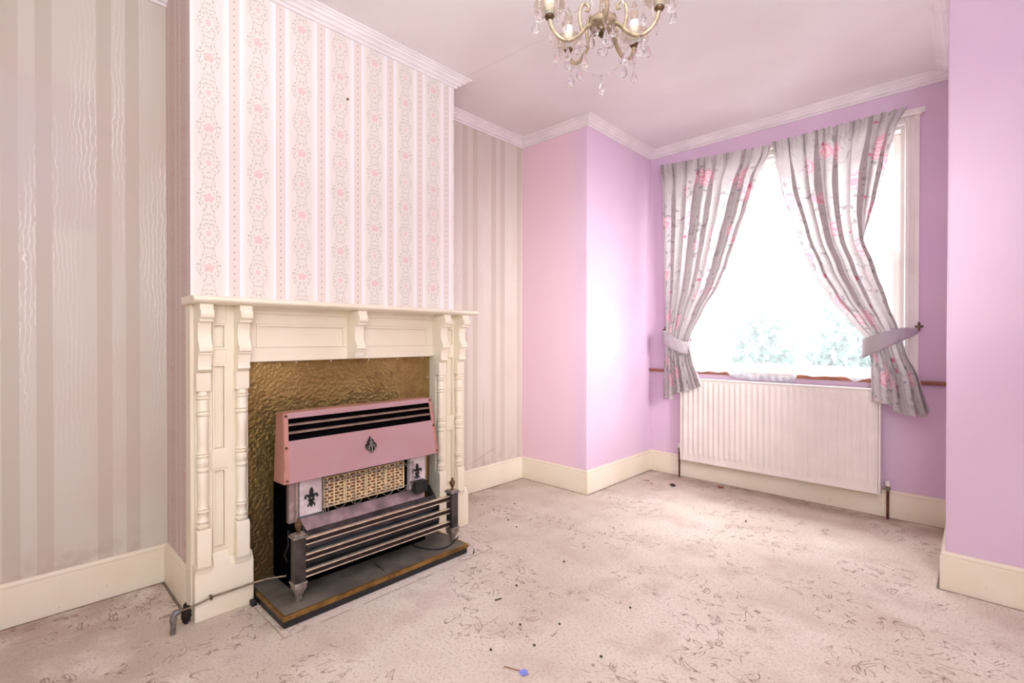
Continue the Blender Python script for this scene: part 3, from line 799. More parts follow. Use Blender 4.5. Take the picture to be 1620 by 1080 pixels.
# frieze with two sunk panels
g = G(); fx = -2.300
g.box(XB, fx - 0.008, 0.745, 1.755, 1.03, 1.236)
g.box(fx - 0.008, fx, 0.745, 1.755, 1.03, 1.090).box(fx - 0.008, fx, 0.745, 1.755, 1.192, 1.236)
for a, b in ((0.745, 0.790), (1.205, 1.275), (1.710, 1.755)): g.box(fx - 0.008, fx, a, b, 1.09, 1.192)
t.part('frieze', g, cr, bevel=0.0015)
for a, b in ((0.790, 1.205), (1.275, 1.710)):
    g = G(); frame_moulding(g, a, b, 1.090, 1.192, fx - 0.006, 0.009, 0.010)
    t.part('panel_moulding', g, cr)
t.part('lintel_edge', G().box(fx - 0.030, fx + 0.004, 0.746, 1.754, 1.026, 1.034), cr, bevel=0.002)
# pilasters
for y0, y1 in ((0.535, 0.745), (1.755, 1.965)):
    ya, yb = y0 + 0.075, y1 - 0.085; px = -2.268
    g = G()
    g.box(XB, px - 0.012, y0, y1, 0, 1.2655)
    g.box(px - 0.012, px, y0 + 0.012, ya, 0.15, 1.2655).box(px - 0.012, px, yb, y1, 0.15, 1.2655)
    for a, b in ((0.15, 0.262), (0.592, 0.668), (1.022, 1.085), (1.190, 1.2655)): g.box(px - 0.012, px, ya, yb, a, b)
    pl = t.part('pilaster', g, cr, bevel=0.0015)
    for a, b in ((0.262, 0.592), (0.668, 1.022), (1.085, 1.190)):
        g = G(); frame_moulding(g, ya, yb, a, b, px - 0.009, 0.007, 0.013)
        frame_moulding(g, ya + .010, yb - .010, a + .012, b - .012, px - 0.011, 0.004, 0.005)
        g.box(px - 0.013, px - 0.009, ya + 0.008, yb - 0.008, a + 0.01, b - 0.01)
        t.part('panel', g, cr, sub=pl)
    t.part('crossband', G().prism([(px, 0.584), (px + 0.006, 0.592), (px + 0.007, 0.60), (px + 0.007, 0.660), (px + 0.005, 0.672), (px, 0.676)], ya - .004, yb + .004), cr, sub=pl, smooth=30)
    t.part('foot_block', G().prism([(px, 0.19), (px + 0.026, 0.19), (px + 0.026, 0.205), (px + 0.008, 0.245), (px, 0.25)], ya - .004, yb + .006), cr, sub=pl, smooth=30)
    # plinth
    q0, q1 = (0.535, 0.757) if y0 < 1 else (1.743, 1.975)
    pf = -2.238
    g = G().prism([(XB, 0), (pf, 0), (pf, 0.188), (pf - 0.022, 0.222), (XB, 0.222)], q0 + .004, q1)
    t.part('plinth', g, cr, bevel=0.003)
    cy = (0.570, 0.713) if y0 < 1 else (1.772, 1.908)
    for c in cy:
        cx = -2.250; r = 0.0235
        g = G()
        P = [(0.0175, 0.366), (r, 0.372), (r, 0.380), (0.018, 0.384), (0.018, 0.392), (r, 0.397), (0.021, 0.404), (0.0165, 0.409), (0.0175, 0.420), (0.0175, 0.430), (r, 0.436), (0.018, 0.442), (r, 0.448), (0.018, 0.454),
             (0.0185, 0.50), (0.0205, 0.585), (0.017, 0.592), (r, 0.600), (r, 0.607), (0.018, 0.613), (0.0215, 0.622), (0.025, 0.634), (0.0215, 0.646), (0.017, 0.652), (r, 0.658), (0.018, 0.664), (r, 0.670), (0.018, 0.676),
             (0.0175, 0.70), (0.020, 0.810), (0.017, 0.817), (r, 0.823), (r, 0.829), (0.018, 0.834), (r, 0.840), (0.019, 0.846), (0.0195, 0.880), (0.017, 0.884), (r, 0.890), (0.018, 0.896), (r, 0.902), (0.0175, 0.908), (0.0175, 0.918)]
        g.lathe(P, (cx, c, 0), 20)
        co = t.part('column', g, cr, smooth=50)
        w = 0.0255
        t.part('base_block', G().prism([(px - .002, 0.215), (cx + 0.024, 0.215), (cx + 0.024, 0.352), (cx + 0.016, 0.366), (px - .002, 0.366)], c - w, c + w), cr, sub=co, bevel=0.002)
        t.part('plinth_cap', G().prism([(px, 0.205), (pf + 0.004, 0.192), (pf + 0.004, 0.205), (cx + 0.025, 0.222), (px, 0.222)], c - w - .004, c + w + .004), cr, sub=co)
        t.part('neck_block', G().prism([(px - .002, 0.918), (cx + 0.018, 0.918), (cx + 0.020, 0.930), (cx + 0.020, 0.992), (px - .002, 0.992)], c - w, c + w), cr, sub=co, bevel=0.002)
def corbel(c, x0, zb, w=0.0235):
    # outline in (x, z): scroll block, concave throat, lower roll, fillet, tail
    P = [(x0, 1.2655), (-2.186, 1.2655), (-2.186, 1.246)]
    P += [(-2.184 + 0.010 * sin(a), 1.226 + 0.018 * cos(a)) for a in [PI * k / 8 for k in range(9)]]
    P += [(-2.190, 1.206), (-2.190, 1.196), (-2.204, 1.194)]
    P += [(-2.213 + 0.006 * cos(a) * 1, 1.150 + 0.044 * sin(a)) for a in [PI / 2 - PI * k / 8 * 0.55 for k in range(0, 1)]]
    P += [(-2.213, 1.185), (-2.2185, 1.165), (-2.219, 1.145), (-2.215, 1.125), (-2.207, 1.108), (-2.199, 1.098), (-2.195, 1.088), (-2.197, 1.078), (-2.204, 1.072), (-2.204, 1.066), (-2.212, 1.066)]
    P += [(-2.213, 1.055), (-2.217, 1.035), (-2.217, 1.018), (-2.211, 1.006)]
    if zb > 1.0: P = [p for p in P if p[1] >= 1.03] + [(-2.222, 1.030)]
    else: P += [(-2.234, 0.990), (x0, 0.990)]
    if zb > 1.0: P += [(x0, 1.030)]
    return G().prism(P, c - w, c + w)
for c in (0.570, 0.713, 1.772, 1.908): t.part('corbel', corbel(c, -2.270, 0.99), cr, smooth=35, bevel=0.001)
t.part('corbel', corbel(1.240, -2.302, 1.03), cr, smooth=35, bevel=0.001)

# ---------------------------------------------------------------- brass back panel
t = Thing('fireplace_panel', 'hammered brass sheet filling the fireplace opening behind the gas fire', 'metal panel', (-2.345, 1.25, 0))
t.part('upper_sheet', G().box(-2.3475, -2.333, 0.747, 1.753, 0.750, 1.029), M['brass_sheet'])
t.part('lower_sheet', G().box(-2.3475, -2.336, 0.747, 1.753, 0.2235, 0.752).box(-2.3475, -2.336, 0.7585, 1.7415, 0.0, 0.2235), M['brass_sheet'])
for y, z in [(0.812, 1.016), (0.978, 1.017), (1.149, 1.018), (1.359, 1.018), (1.534, 1.018), (1.705, 1.018), (0.765, 0.884), (0.765, 0.639), (0.765, 0.486), (0.765, 0.315), (0.765, 0.197), (1.742, 0.903)]:
    t.part('nail', G().lathe([(0.005, 0), (0.0045, 0.002), (0.002, 0.0035)], (-2.3335, y, z), 10, 'x'), M['nail'])

# ---------------------------------------------------------------- hearth
HZ = 0.048
t = Thing('hearth', 'low black and brown hearth slab with brassy edge under the gas fire', 'hearth', (-2.13, 1.237, 0))
t.part('slab', G().box(-2.335, -1.945, 0.766, 1.708, 0, 0.036), M['hearthblack'], bevel=0.003)
t.part('tile_top', G().box(-2.333, -1.952, 0.772, 1.702, 0.036, HZ), M['hearthtile'], bevel=0.001)
g = G().box(-1.952, -1.940, 0.763, 1.713, 0.030, HZ + 0.001).box(-2.24, -1.952, 0.763, 0.772, 0.030, HZ + 0.001).box(-2.24, -1.952, 1.702, 1.711, 0.030, HZ + 0.001)
t.part('edge_strip', g, M['hearthgold'], bevel=0.001)
for y in (0.80, 1.0, 1.25, 1.45, 1.66): t.part('edge_screw', G().lathe([(0.005, 0), (0.004, 0.0015), (0.002, 0.002)], (-1.9405, y, 0.040), 8, 'x'), M['brass'])

# ---------------------------------------------------------------- gas fire
t = Thing('gas_fire', 'pink enamelled gas fire with black louvres standing in the fireplace', 'gas fire', (-2.20, 1.22, HZ))
t.part('casing', G().box(-2.331, -2.150, 0.872, 1.588, HZ + 0.0008, 0.530).box(-2.331, -2.150, 0.955, 1.580, 0.530, 0.790), M['cavity'])
Y0, Y9 = 0.822, 1.608
def hx(q): return -2.125 + 0.068 * q
def hz(q): return 0.812 - 0.284 * q
def yl(q): return 0.834 - 0.022 * q
def slab(ya, yb, q0, q1, th=0.006, ylf=False):
    """piece of the sloping front between two heights q0..q1"""
    a0 = yl(q0) + ya if ylf else ya; a1 = yl(q1) + ya if ylf else ya
    n = Vector((0.284, 0, 0.068)).normalized() * th
    A = (hx(q0), a0, hz(q0)); B = (hx(q0), yb, hz(q0)); C = (hx(q1), yb, hz(q1)); D = (hx(q1), a1, hz(q1))
    bk = [(p[0] - n.x, p[1], p[2] - n.z) for p in (A, B, C, D)]
    return G().hexa(bk, [A, B, C, D])
g = G()
def side(yt, yb_, th):
    # trapezium side cheek
    A = [(-2.195, yt, 0.812), (hx(0), yt, 0.812), (hx(1), yb_, hz(1)), (-2.168, yb_, hz(1) - 0.004)]
    B = [(p[0], p[1] + th, p[2]) for p in A]
    return A, B
A, B = side(0.834, 0.812, 0.004); g.hexa(A, B)
A, B = side(Y9 - .004, Y9 - .004, 0.004); g.hexa(A, B)
g.box(-2.195, hx(0), 0.834, Y9, 0.808, 0.812)
t.part('hood', g, M['flange'])
def slabl(o0, o1, q0, q1, th=0.006):
    n = Vector((0.284, 0, 0.068)).normalized() * th
    A = (hx(q0), yl(q0) + o0, hz(q0)); D = (hx(q1), yl(q1) + o0, hz(q1))
    B = (hx(q0), yl(q0) + o1 if o1 < 0.5 else o1, hz(q0)); C = (hx(q1), yl(q1) + o1 if o1 < 0.5 else o1, hz(q1))
    return G().hexa([(p[0] - n.x, p[1], p[2] - n.z) for p in (A, B, C, D)], [A, B, C, D])
g = slabl(0.0, 0.022, 0, 1.0)
fl = t.part('corner_flange', g, M['flange'], bevel=0.001)
fr = t.part('corner_flange', slab(1.590, Y9 + 0.002, 0, 1.0), M['flange'], bevel=0.001)
t.part('top_rail', slabl(0.022, 1.590, 0.0, 0.085), M['pink'], bevel=0.001)
fp = t.part('front_panel', slabl(0.022, 1.590, 0.405, 1.0, 0.007), M['pink'], bevel=0.001)
t.part('louvre_cavity', G().hexa([(-2.190, 0.84, 0.70), (-2.190, 1.60, 0.70), (hx(.42) - .012, 1.60, hz(.42)), (hx(.42) - .012, .84, hz(.42))],
                                 [(-2.190, 0.84, 0.806), (-2.190, 1.60, 0.806), (hx(0) - .022, 1.60, 0.806), (hx(0) - .022, .84, 0.806)]), M['cavity'])
for q in (0.175, 0.29):
    xa, za = hx(q) - 0.001, hz(q)
    g = G().hexa([(xa - 0.012, 0.850, za + 0.001), (xa - 0.012, 1.590, za + 0.001), (xa, 1.590, za - 0.005), (xa, 0.850, za - 0.005)],
                 [(xa - 0.012, 0.850, za + 0.003), (xa - 0.012, 1.590, za + 0.003), (xa, 1.590, za - 0.001), (xa, 0.850, za - 0.001)])
    t.part('louvre_slat', g, M['tan'])
t.part('base_fringe', G().box(-2.16, hx(1) - .01, 0.83, 1.60, hz(1) - 0.003, hz(1) + 0.001), M['cavity'])
for y in (0.0, 1.0):
    for q in (0.045, 0.50, 0.955):
        yy = (yl(q) + 0.012) if y == 0 else 1.599
        t.part('screw', G().lathe([(0.0065, 0), (0.0055, 0.003), (0.0025, 0.0045)], (hx(q), yy, hz(q)), 10, 'x'), M['bronze'])
# emblem: kite-shaped scrolled leaf badge
ey, eq = 1.222, 0.66; ex, ez = hx(eq) + 0.001, hz(eq)
def onf(dy, dz, out=0.0):
    return (ex - dz * 0.24 + out, ey + dy, ez + dz)
g = G()
poly = [(0, .044), (.010, .030), (.018, .024), (.022, .012), (.034, .004), (.032, -.012), (.020, -.020), (.010, -.028), (0, -.036), (-.010, -.028), (-.020, -.020), (-.032, -.012), (-.034, .004), (-.022, .012), (-.018, .024), (-.010, .030)]
vs = [onf(a * .9, b, 0.0) for a, b in poly] + [onf(a * .82, b * .9, 0.005) for a, b in poly]; m = len(poly)
g.add(vs, [tuple(range(m)), tuple(range(2 * m - 1, m - 1, -1))] + [(i, i + m, (i + 1) % m + m, (i + 1) % m) for i in range(m)])
em = t.part('emblem', g, M['black'], sub=fp, smooth=30)
g = G()
for s in (-1, 1):
    g.tube([onf(s * (0.004 + 0.016 * sin(k / 9 * PI * 1.5) * (1 - k / 14)), -0.022 + 0.03 * k / 9 - 0.006 * cos(k / 9 * PI * 2), 0.007) for k in range(10)], 0.0022, 6)
    g.tube([onf(s * (0.018 + 0.007 * cos(a)), -0.006 + 0.007 * sin(a), 0.007) for a in [2 * PI * k / 10 for k in range(10)]], 0.0018, 6, True)
    g.tube([onf(s * 0.003, -0.005, .007), onf(s * 0.008, 0.010, .008), onf(s * .006, .022, .007)], [0.0028, 0.003, 0.001], 6)
g.tube([onf(0, -0.028, .007), onf(0, 0.0, .009), onf(0, 0.034, .006)], [0.002, 0.0035, 0.0015], 6)
t.part('emblem_scroll', g, M['pewter'], sub=fp, smooth=60)
# burner surround: plates and ornaments
FX = -2.120
t.part('side_column', G().prism([(0.868, FX - .03), (0.868, FX - .008), (0.878, FX), (0.890, FX - .006), (0.898, FX), (0.903, FX - .004), (0.903, FX - .03)], 0.338, 0.53, 'z') if False else
       G().box(FX - 0.03, FX - 0.004, 0.858, 0.900, 0.338, 0.528).lathe([(0.008, 0.338), (0.008, 0.528)], (FX - 0.004, 0.890, 0), 10), M['steel'], bevel=0.001)
t.part('marble_plate', G().box(FX - 0.03, FX, 0.902, 1.002, 0.358, 0.528), M['marble'], bevel=0.001)
t.part('marble_plate', G().box(FX - 0.03, FX, 1.470, 1.566, 0.340, 0.528), M['marble'], bevel=0.001)
t.part('edge_trim', G().box(FX - 0.02, FX + 0.001, 1.566, 1.572, 0.34, 0.528), M['steel'])
t.part('side_column', G().box(FX - 0.05, FX - 0.012, 1.573, 1.588, 0.12, 0.528), M['brass'])
t.part('lower_trim', G().box(FX - 0.02, FX + 0.003, 0.900, 1.010, 0.344, 0.358), M['slate'])
def fleur(cy, cz, s):
    g = G(); x = FX + 0.004
    g.ball((x, cy, cz + .026 * s), .010 * s, 10, 8, (.4, .9, 2.1))
    g.ball((x, cy, cz - .022 * s), .006 * s, 8, 6, (.5, 1, 2.2))
    for k in (-1, 1):
        g.tube([(x, cy + k * .003 * s, cz - .004 * s), (x, cy + k * .012 * s, cz + .014 * s), (x, cy + k * .022 * s, cz + .016 * s), (x, cy + k * .027 * s, cz + .006 * s), (x, cy + k * .022 * s, cz + .001 * s)], [.003 * s, .005 * s, .005 * s, .004 * s, .002 * s], 8)
        g.tube([(x, cy + k * .003 * s, cz - .008 * s), (x, cy + k * .009 * s, cz - .022 * s), (x, cy + k * .015 * s, cz - .026 * s), (x, cy + k * .012 * s, cz - .032 * s)], [.003 * s, .0035 * s, .003 * s, .002 * s], 8)
    g.box(x - .002, x + .004, cy - .013 * s, cy + .013 * s, cz - .009 * s, cz - .002 * s)
    return g
t.part('fleur_ornament', fleur(0.952, 0.428, 1.05), M['black'], smooth=60)
t.part('fleur_ornament', fleur(1.512, 0.432, 1.0), M['black'], smooth=60)
t.part('firebrick_block', G().box(-2.118, -2.075, 1.475, 1.545, 0.335, 0.385).box(-2.120, -2.072, 1.470, 1.550, 0.385, 0.392), M['black'], bevel=0.002)
# radiants
t.part('radiant_back', G().box(FX - 0.028, FX - 0.024, 1.003, 1.469, 0.36, 0.53), M['cavity'])
ry0, ry1, rz0, rz1 = 1.010, 1.442, 0.368, 0.500
rw = (ry1 - ry0) / 4
for i in range(4):
    a = ry0 + rw * i + 0.0015; b = a + rw - 0.003
    g = G(); xf = FX - 0.010
    g.box(xf - 0.006, xf + 0.002, a, a + 0.005, rz0, rz1).box(xf - 0.006, xf + 0.002, b - 0.005, b, rz0, rz1)
    g.box(xf - 0.006, xf + 0.001, (a + b) / 2 - .003, (a + b) / 2 + .003, rz0, rz1)
    rows = 9
    for r in range(rows + 1):
        z = rz0 + (rz1 - rz0) * r / rows
        g.box(xf - 0.006, xf, a, b, z - 0.0021, z + 0.0021)
    for r in range(rows):
        z0 = rz0 + (rz1 - rz0) * r / rows; z1 = z0 + (rz1 - rz0) / rows
        for k in (0.25, 0.75):
            yy = a + (b - a) * (k + (0.05 if r % 2 else -0.05))
            g.box(xf - 0.006, xf - 0.001, yy - 0.0035, yy + 0.0035, z0, z1)
    rd = t.part('radiant', g, M['ceramic'])
    t.part('radiant_core', G().box(xf - 0.012, xf - 0.0065, a, b, rz0, rz1), M['clayback'], sub=rd)
# wire guard
g = G(); gx = FX + 0.022; wr = 0.0015
for z in (0.497, 0.492, 0.385): g.tube([(gx, 0.995, z), (gx, 1.478, z)], wr, 5)
for y in (0.998, 1.006, 1.02, 1.468, 1.476): g.tube([(gx, y, 0.360), (gx, y, 0.502)], wr, 5)
g.tube([(gx, 1.15, 0.36), (gx, 1.15, 0.50)], wr, 5)
for z in (0.40, 0.42, 0.44, 0.46, 0.48):
    for a, b in ((0.990, 1.008), (1.440, 1.482)): g.tube([(gx, a, z), (gx, b, z)], wr, 5)
for k in range(5):
    cy = 1.075 + k * 0.083
    g.tube([(gx + .002, cy + 0.026 * cos(a), 0.480 + 0.020 * sin(a)) for a in [PI * j / 10 for j in range(11)]], wr, 5)
    g.tube([(gx + .002, cy + 0.026 * cos(a), 0.378 - 0.016 * sin(a)) for a in [PI * j / 10 for j in range(11)]], wr, 5)
    if k in (1, 3):
        g.tube([(gx + .002, cy - 0.026, 0.480), (gx + .004, cy - 0.030, 0.44), (gx + .003, cy - 0.005, 0.375)], wr, 5)
t.part('wire_guard', g, M['pewter'], smooth=60)
# lip plate and tray
g = G().hexa([(-2.118, 0.903, 0.340), (-2.118, 1.555, 0.340), (-2.084, 1.535, 0.302), (-2.084, 0.915, 0.302)],
             [(-2.116, 0.903, 0.352), (-2.116, 1.555, 0.352), (-2.082, 1.535, 0.306), (-2.082, 0.915, 0.306)])
t.part('lip_plate', g, M['lip'], bevel=0.001)
outer = [(-2.170, 0.330), (-2.030, 0.252), (-2.030, 0.175), (-2.058, 0.128), (-2.085, 0.108), (-2.148, 0.100), (-2.148, 0.33)]
inner = []
for ya, yb in ((0.905, 0.910), (1.597, 1.603)):
    t.part('tray_cheek', G().prism([(-2.148, 0.345), (-2.125, 0.345), (-2.046, 0.262), (-2.046, 0.175), (-2.062, 0.128), (-2.085, 0.108), (-2.148, 0.100)], ya, yb), M['darkgrey'])
g = G()
pts = [(-2.046, 0.225), (-2.046, 0.175), (-2.062, 0.128), (-2.085, 0.108), (-2.148, 0.100)]
for (xa, za), (xb, zb) in zip(pts, pts[1:]):
    g.hexa([(xa, .910, za), (xa, 1.597, za), (xb, 1.597, zb), (xb, .910, zb)], [(xa - .003, .910, za + .004), (xa - .003, 1.597, za + .004), (xb - .003, 1.597, zb + .004), (xb - .003, .910, zb + .004)])
t.part('tray', g, M['black'])
g = G().hexa([(-2.084, 0.915, 0.300), (-2.084, 1.595, 0.300), (-2.062, 1.595, 0.235), (-2.062, .915, 0.235)], [(-2.080, 0.915, 0.303), (-2.080, 1.595, 0.303), (-2.058, 1.595, 0.237), (-2.058, .915, 0.237)])
t.part('tray_back', g, M['darkgrey'])
t.part('coal_shelf', G().hexa([(-2.110, 0.925, 0.214), (-2.110, 1.585, 0.214), (-2.048, 1.585, 0.204), (-2.048, .925, 0.204)], [(-2.110, 0.925, 0.228), (-2.110, 1.585, 0.228), (-2.048, 1.585, 0.212), (-2.048, .925, 0.212)]), M['slate'])
t.part('supply_pipe', G().tube([(-2.155, 0.868, 0.30), (-2.14, 0.862, 0.24), (-2.15, 0.850, 0.20), (-2.17, 0.87, 0.16)], 0.004, 8), M['black'])

# ---------------------------------------------------------------- fire front (bars between two posts)
t = Thing('fire_grate', 'low fire front of three bars between two dark finial-topped posts', 'fire grate', (-2.035, 1.265, HZ))
PX = -2.029
for cy in (0.858, 1.676):
    hw = 0.0225
    p = t.part('post', G().box(PX - hw, PX + hw, cy - hw, cy + hw, 0.128, 0.310), M['darkgrey'], bevel=0.002)
    g = G().box(PX - .030, PX + .030, cy - .030, cy + .030, 0.310, 0.318).box(PX - .025, PX + .025, cy - .025, cy + .025, 0.318, 0.324)
    t.part('cap', g, M['pewter'], sub=p, bevel=0.002)
    t.part('finial', G().lathe([(0.010, 0.324), (0.006, 0.328), (0.005, 0.333), (0.008, 0.338), (0.013, 0.352), (0.0155, 0.364), (0.013, 0.369), (0.006, 0.372), (0.007, 0.376), (0.006, 0.384), (0.002, 0.388)], (PX, cy, 0), 14), M['bronze'], sub=p, smooth=60)
    g = G().box(PX - .028, PX + .028, cy - .028, cy + .028, 0.120, 0.128)
    prof = [(0.024, 0.120), (0.025, 0.108), (0.023, 0.098), (0.016, 0.084), (0.0115, 0.072), (0.010, 0.062), (0.012, 0.054), (0.011, HZ)]
    vs = []; fs = []
    for r, z in prof: vs += [(PX - r, cy - r, z), (PX + r, cy - r, z), (PX + r, cy + r, z), (PX - r, cy + r, z)]
    for i in range(len(prof) - 1):
        for k in range(4): fs.append((i * 4 + k, i * 4 + (k + 1) % 4, i * 4 + 4 + (k + 1) % 4, i * 4 + 4 + k))
    fs += [(0, 1, 2, 3), tuple(len(prof) * 4 - 4 + k for k in (3, 2, 1, 0))]
    g.add(vs, fs)
    t.part('foot', g, M['pewter'], sub=p, bevel=0.002)
for z0, z1 in ((0.268, 0.298), (0.202, 0.232), (0.134, 0.164)):
    b = t.part('bar', G().box(PX - 0.006, PX + 0.004, 0.880, 1.654, z0 + 0.004, z1 - 0.004), M['bardark'])
    t.part('bar_edge', G().box(PX - 0.010, PX + 0.010, 0.880, 1.654, z1 - 0.006, z1), M['barlight'], sub=b, bevel=0.0015)
    t.part('bar_edge', G().box(PX - 0.006, PX + 0.008, 0.880, 1.654, z0, z0 + 0.005), M['barlight'], sub=b, bevel=0.0015)
for y in (1.07, 1.33): t.part('tie_lug', G().box(PX - 0.015, PX - 0.004, y - .004, y + .004, 0.208, 0.214), M['steel'])

# loose cable and bits on the hearth
single('cable', G().tube(spl([(-2.14, 1.50, HZ + .004), (-2.10, 1.495, HZ + .004), (-2.05, 1.515, HZ + .004), (-2.003, 1.548, HZ + .004), (-1.985, 1.59, HZ + .005), (-1.992, 1.635, HZ + .006), (-2.026, 1.715, HZ + .012)], 6), 0.0035, 8), M['rubber'],
       'black cable looped on the hearth near the right foot of the grate', 'cable', (-2.05, 1.54, HZ))
single('metal_pin', G().tube([(-2.090, 1.249, HZ + .003), (-2.0, 1.243, HZ + .003)], 0.0022, 6), M['bronze'], 'thin dark metal pin lying on the middle of the hearth', 'pin', (-2.04, 1.246, HZ))
g = G().tube([(-2.055, 1.716, HZ + .005), (-2.01, 1.695, HZ + .005)], 0.0025, 6).tube([(-2.06, 1.672, HZ + .004), (-2.0, 1.714, HZ + .009)], 0.0025, 6)
# gas pipe along the plinth
t = Thing('gas_pipe', 'thin dull gas pipe running along the left plinth from a grey elbow', 'pipe', (-2.222, 0.466, 0))
t.part('pipe', G().tube([(-2.222, 0.470, 0.078), (-2.224, 0.52, 0.079), (-2.229, 0.60, 0.090), (-2.226, 0.74, 0.092), (-2.21, 0.80, 0.096), (-2.17, 0.866, 0.100)], 0.0042, 8), M['pipe'], smooth=60)
t.part('elbow', G().tube(spl([(-2.222, 0.484, 0.078), (-2.222, 0.472, 0.077), (-2.222, 0.464, 0.066), (-2.222, 0.463, 0.045)], 5), 0.0115, 12), M['lead'], smooth=60)
t.part('riser', G().tube([(-2.222, 0.463, 0.048), (-2.222, 0.462, 0.0)], 0.0095, 12), M['lead'])
t.part('pipe_clip', G().box(-2.2375, -2.220, 0.588, 0.596, 0.082, 0.098), M['bronze'])
# broken corner: dark lump added in place of the black gap
def blob(name, c, r, mat, label, cat, seed, group=None, sq=(1, 1, 1)):
    rnd = random.Random(seed); g = G().ball(c, r, 9, 7, sq)
    g.v = [tuple(c[k] + (p[k] - c[k]) * rnd.uniform(0.75, 1.2) for k in range(3)) for p in g.v]
    zmin = min(p[2] for p in g.v); g.v = [(p[0], p[1], p[2] - zmin) for p in g.v]
    return single(name, g, mat, label, cat, (c[0], c[1], 0), group, smooth=180)
g = G(); rnd = random.Random(5)
c = (-2.266, 0.516, 0.040)
g.ball(c, 0.019, 14, 14, (1, 1, 2.2))
g.v = [tuple(c[k] + (p[k] - c[k]) * rnd.uniform(0.62, 1.15) for k in range(3)) for p in g.v]
g.v = [(x, min(y, 0.5335), max(0, z)) for x, y, z in g.v]
single('broken_gap_fill', g, M['hole'], 'dark lump put in for the black broken gap between skirting and plinth behind the pipe elbow', 'gap fill', (-2.268, 0.52, 0), smooth=25)
single('wedge_block', G().prism([(-2.234, 0), (-2.206, 0), (-2.206, 0.016), (-2.212, 0.022), (-2.234, 0.022)], 0.738, 0.758), M['rubber'],
       'small black block on the carpet between left plinth and hearth', 'block', (-2.22, 0.748, 0), bevel=0.001)

# ---------------------------------------------------------------- litter on the carpet
single('stick', G().tube([(-1.905, 1.716, 0.004), (-1.945, 1.758, 0.004)], 0.0028, 6), M['crumb'], 'dark stick on the carpet just off the right hearth corner', 'stick', (-1.925, 1.735, 0))
single('stick', G().tube([(-1.502, 1.478, 0.003), (-1.492, 1.507, 0.003)], 0.0028, 6), M['crumb'], 'short dark stick alone in the middle of the near carpet', 'stick', (-1.497, 1.49, 0))
g = G(); g.add([(-1.118, 1.215, 0.0015), (-1.098, 1.208, 0.003), (-1.086, 1.226, 0.006), (-1.104, 1.240, 0.002), (-1.118, 1.232, 0.004)], [(0, 1, 2, 3, 4)])
g.add([(x, y, z + 0.0018) for x, y, z in g.v[:5]], [(4, 3, 2, 1, 0)]); 
for i in range(5): g.f.append((i, (i + 1) % 5, (i + 1) % 5 + 5, i + 5))
single('paper_scrap', g, M['bluepaper'], 'small blue paper scrap on the carpet nearest the camera', 'scrap', (-1.1, 1.225, 0))
single('twig', G().tube([(-1.175, 1.20, .003), (-1.15, 1.208, .004), (-1.118, 1.222, .003)], 0.0018, 5), M['leafdry'], 'reddish twig touching the blue paper scrap', 'twig', (-1.14, 1.21, 0))
blob('dry_leaf', (-1.686, 3.562, 0.006), 0.020, M['crumb'], 'curled dark leaf on the carpet in the bay left of the radiator', 'leaf', 11, None, (1.2, .7, .5))
blob('dry_leaf', (-1.408, 3.775, 0.006), 0.020, M['leafdry'], 'reddish dry leaf on the carpet below the radiator', 'leaf', 12, None, (1.3, .7, .4))
for i, (x, y) in enumerate([(-1.509, 1.974), (-1.52, 1.632), (-1.191, 1.529), (-1.301, 1.419), (-1.176, 1.359), (-0.962, 1.474), (-1.049, 1.826), (-2.301, 2.251), (-2.108, 2.188), (-1.994, 2.141), (-2.286, 2.435), (-1.031, 3.185), (-1.272, 1.23)]):
    blob('carpet_crumb', (x, y, 0.004), 0.0048, M['crumb'], 'tiny dark crumb lying on the beige carpet', 'crumb', 40 + i, 'dark crumbs on the carpet', (1.2, .9, .8))
single('wall_nail', G().lathe([(0.004, 0), (0.004, 0.008), (0.006, 0.009), (0.004, 0.011)], (XB, 1.245, 2.353), 8, 'x'), M['bronze'], 'dark nail in the floral wallpaper high on the chimney breast', 'nail', (XB, 1.245, 2.353))

# ---------------------------------------------------------------- chandelier
CX, CY, CZ = -0.899, 1.379, 2.152
t = Thing('chandelier', 'brass and glass five-arm chandelier with crystal drops and ivory candle sleeves', 'chandelier', (CX, CY, H))
def W(r, a, z): return (CX + r * cos(a), CY + r * sin(a), CZ + z)
t.part('ceiling_plate', G().lathe([(0.055, H - CZ), (0.055, H - CZ - .006), (0.040, H - CZ - .018), (0.012, H - CZ - .030), (0.004, H - CZ - .04)], (CX, CY, CZ), 24), M['brass'], smooth=50)
t.part('stem', G().lathe([(0.008, .03), (0.013, .06), (0.009, .09), (0.020, .115), (0.012, .14), (0.008, .17), (0.016, .20), (0.024, .225), (0.013, .25), (0.006, .27), (0.006, .30)], (CX, CY, CZ), 16), M['dish'], smooth=60)
g = G()
for k in range(16):
    z = 0.31 + k * 0.0145
    ax = 0 if k % 2 else 1
    g.tube([(CX + (0.006 * cos(a) if ax else 0), CY + (0 if ax else 0.006 * cos(a)), CZ + z + 0.010 * sin(a)) for a in [2 * PI * j / 8 for j in range(8)]], 0.0015, 5, True)
t.part('chain', g, M['brass'], smooth=60)
t.part('hub_dish', G().lathe([(0.006, -.018), (0.030, -.012), (0.044, .004), (0.046, .014), (0.040, .028), (0.020, .036), (0.008, .040)], (CX, CY, CZ), 24), M['brass_dish'] if 'brass_dish' in M else simple('smoky_brass_dish', rgb(176, 156, 128), 0.25, 0.5, 0.1, 30), smooth=60)
t.part('hub_boss', G().lathe([(0.003, -.034), (0.009, -.030), (0.015, -.022), (0.017, -.014), (0.012, -.008)], (CX, CY, CZ), 16), M['bronze'], smooth=60)
drop_prof = [(0.0008, 0.0), (0.003, -0.006), (0.006, -0.014), (0.0105, -0.026), (0.0125, -0.034), (0.011, -0.041), (0.006, -0.046), (0.001, -0.048)]
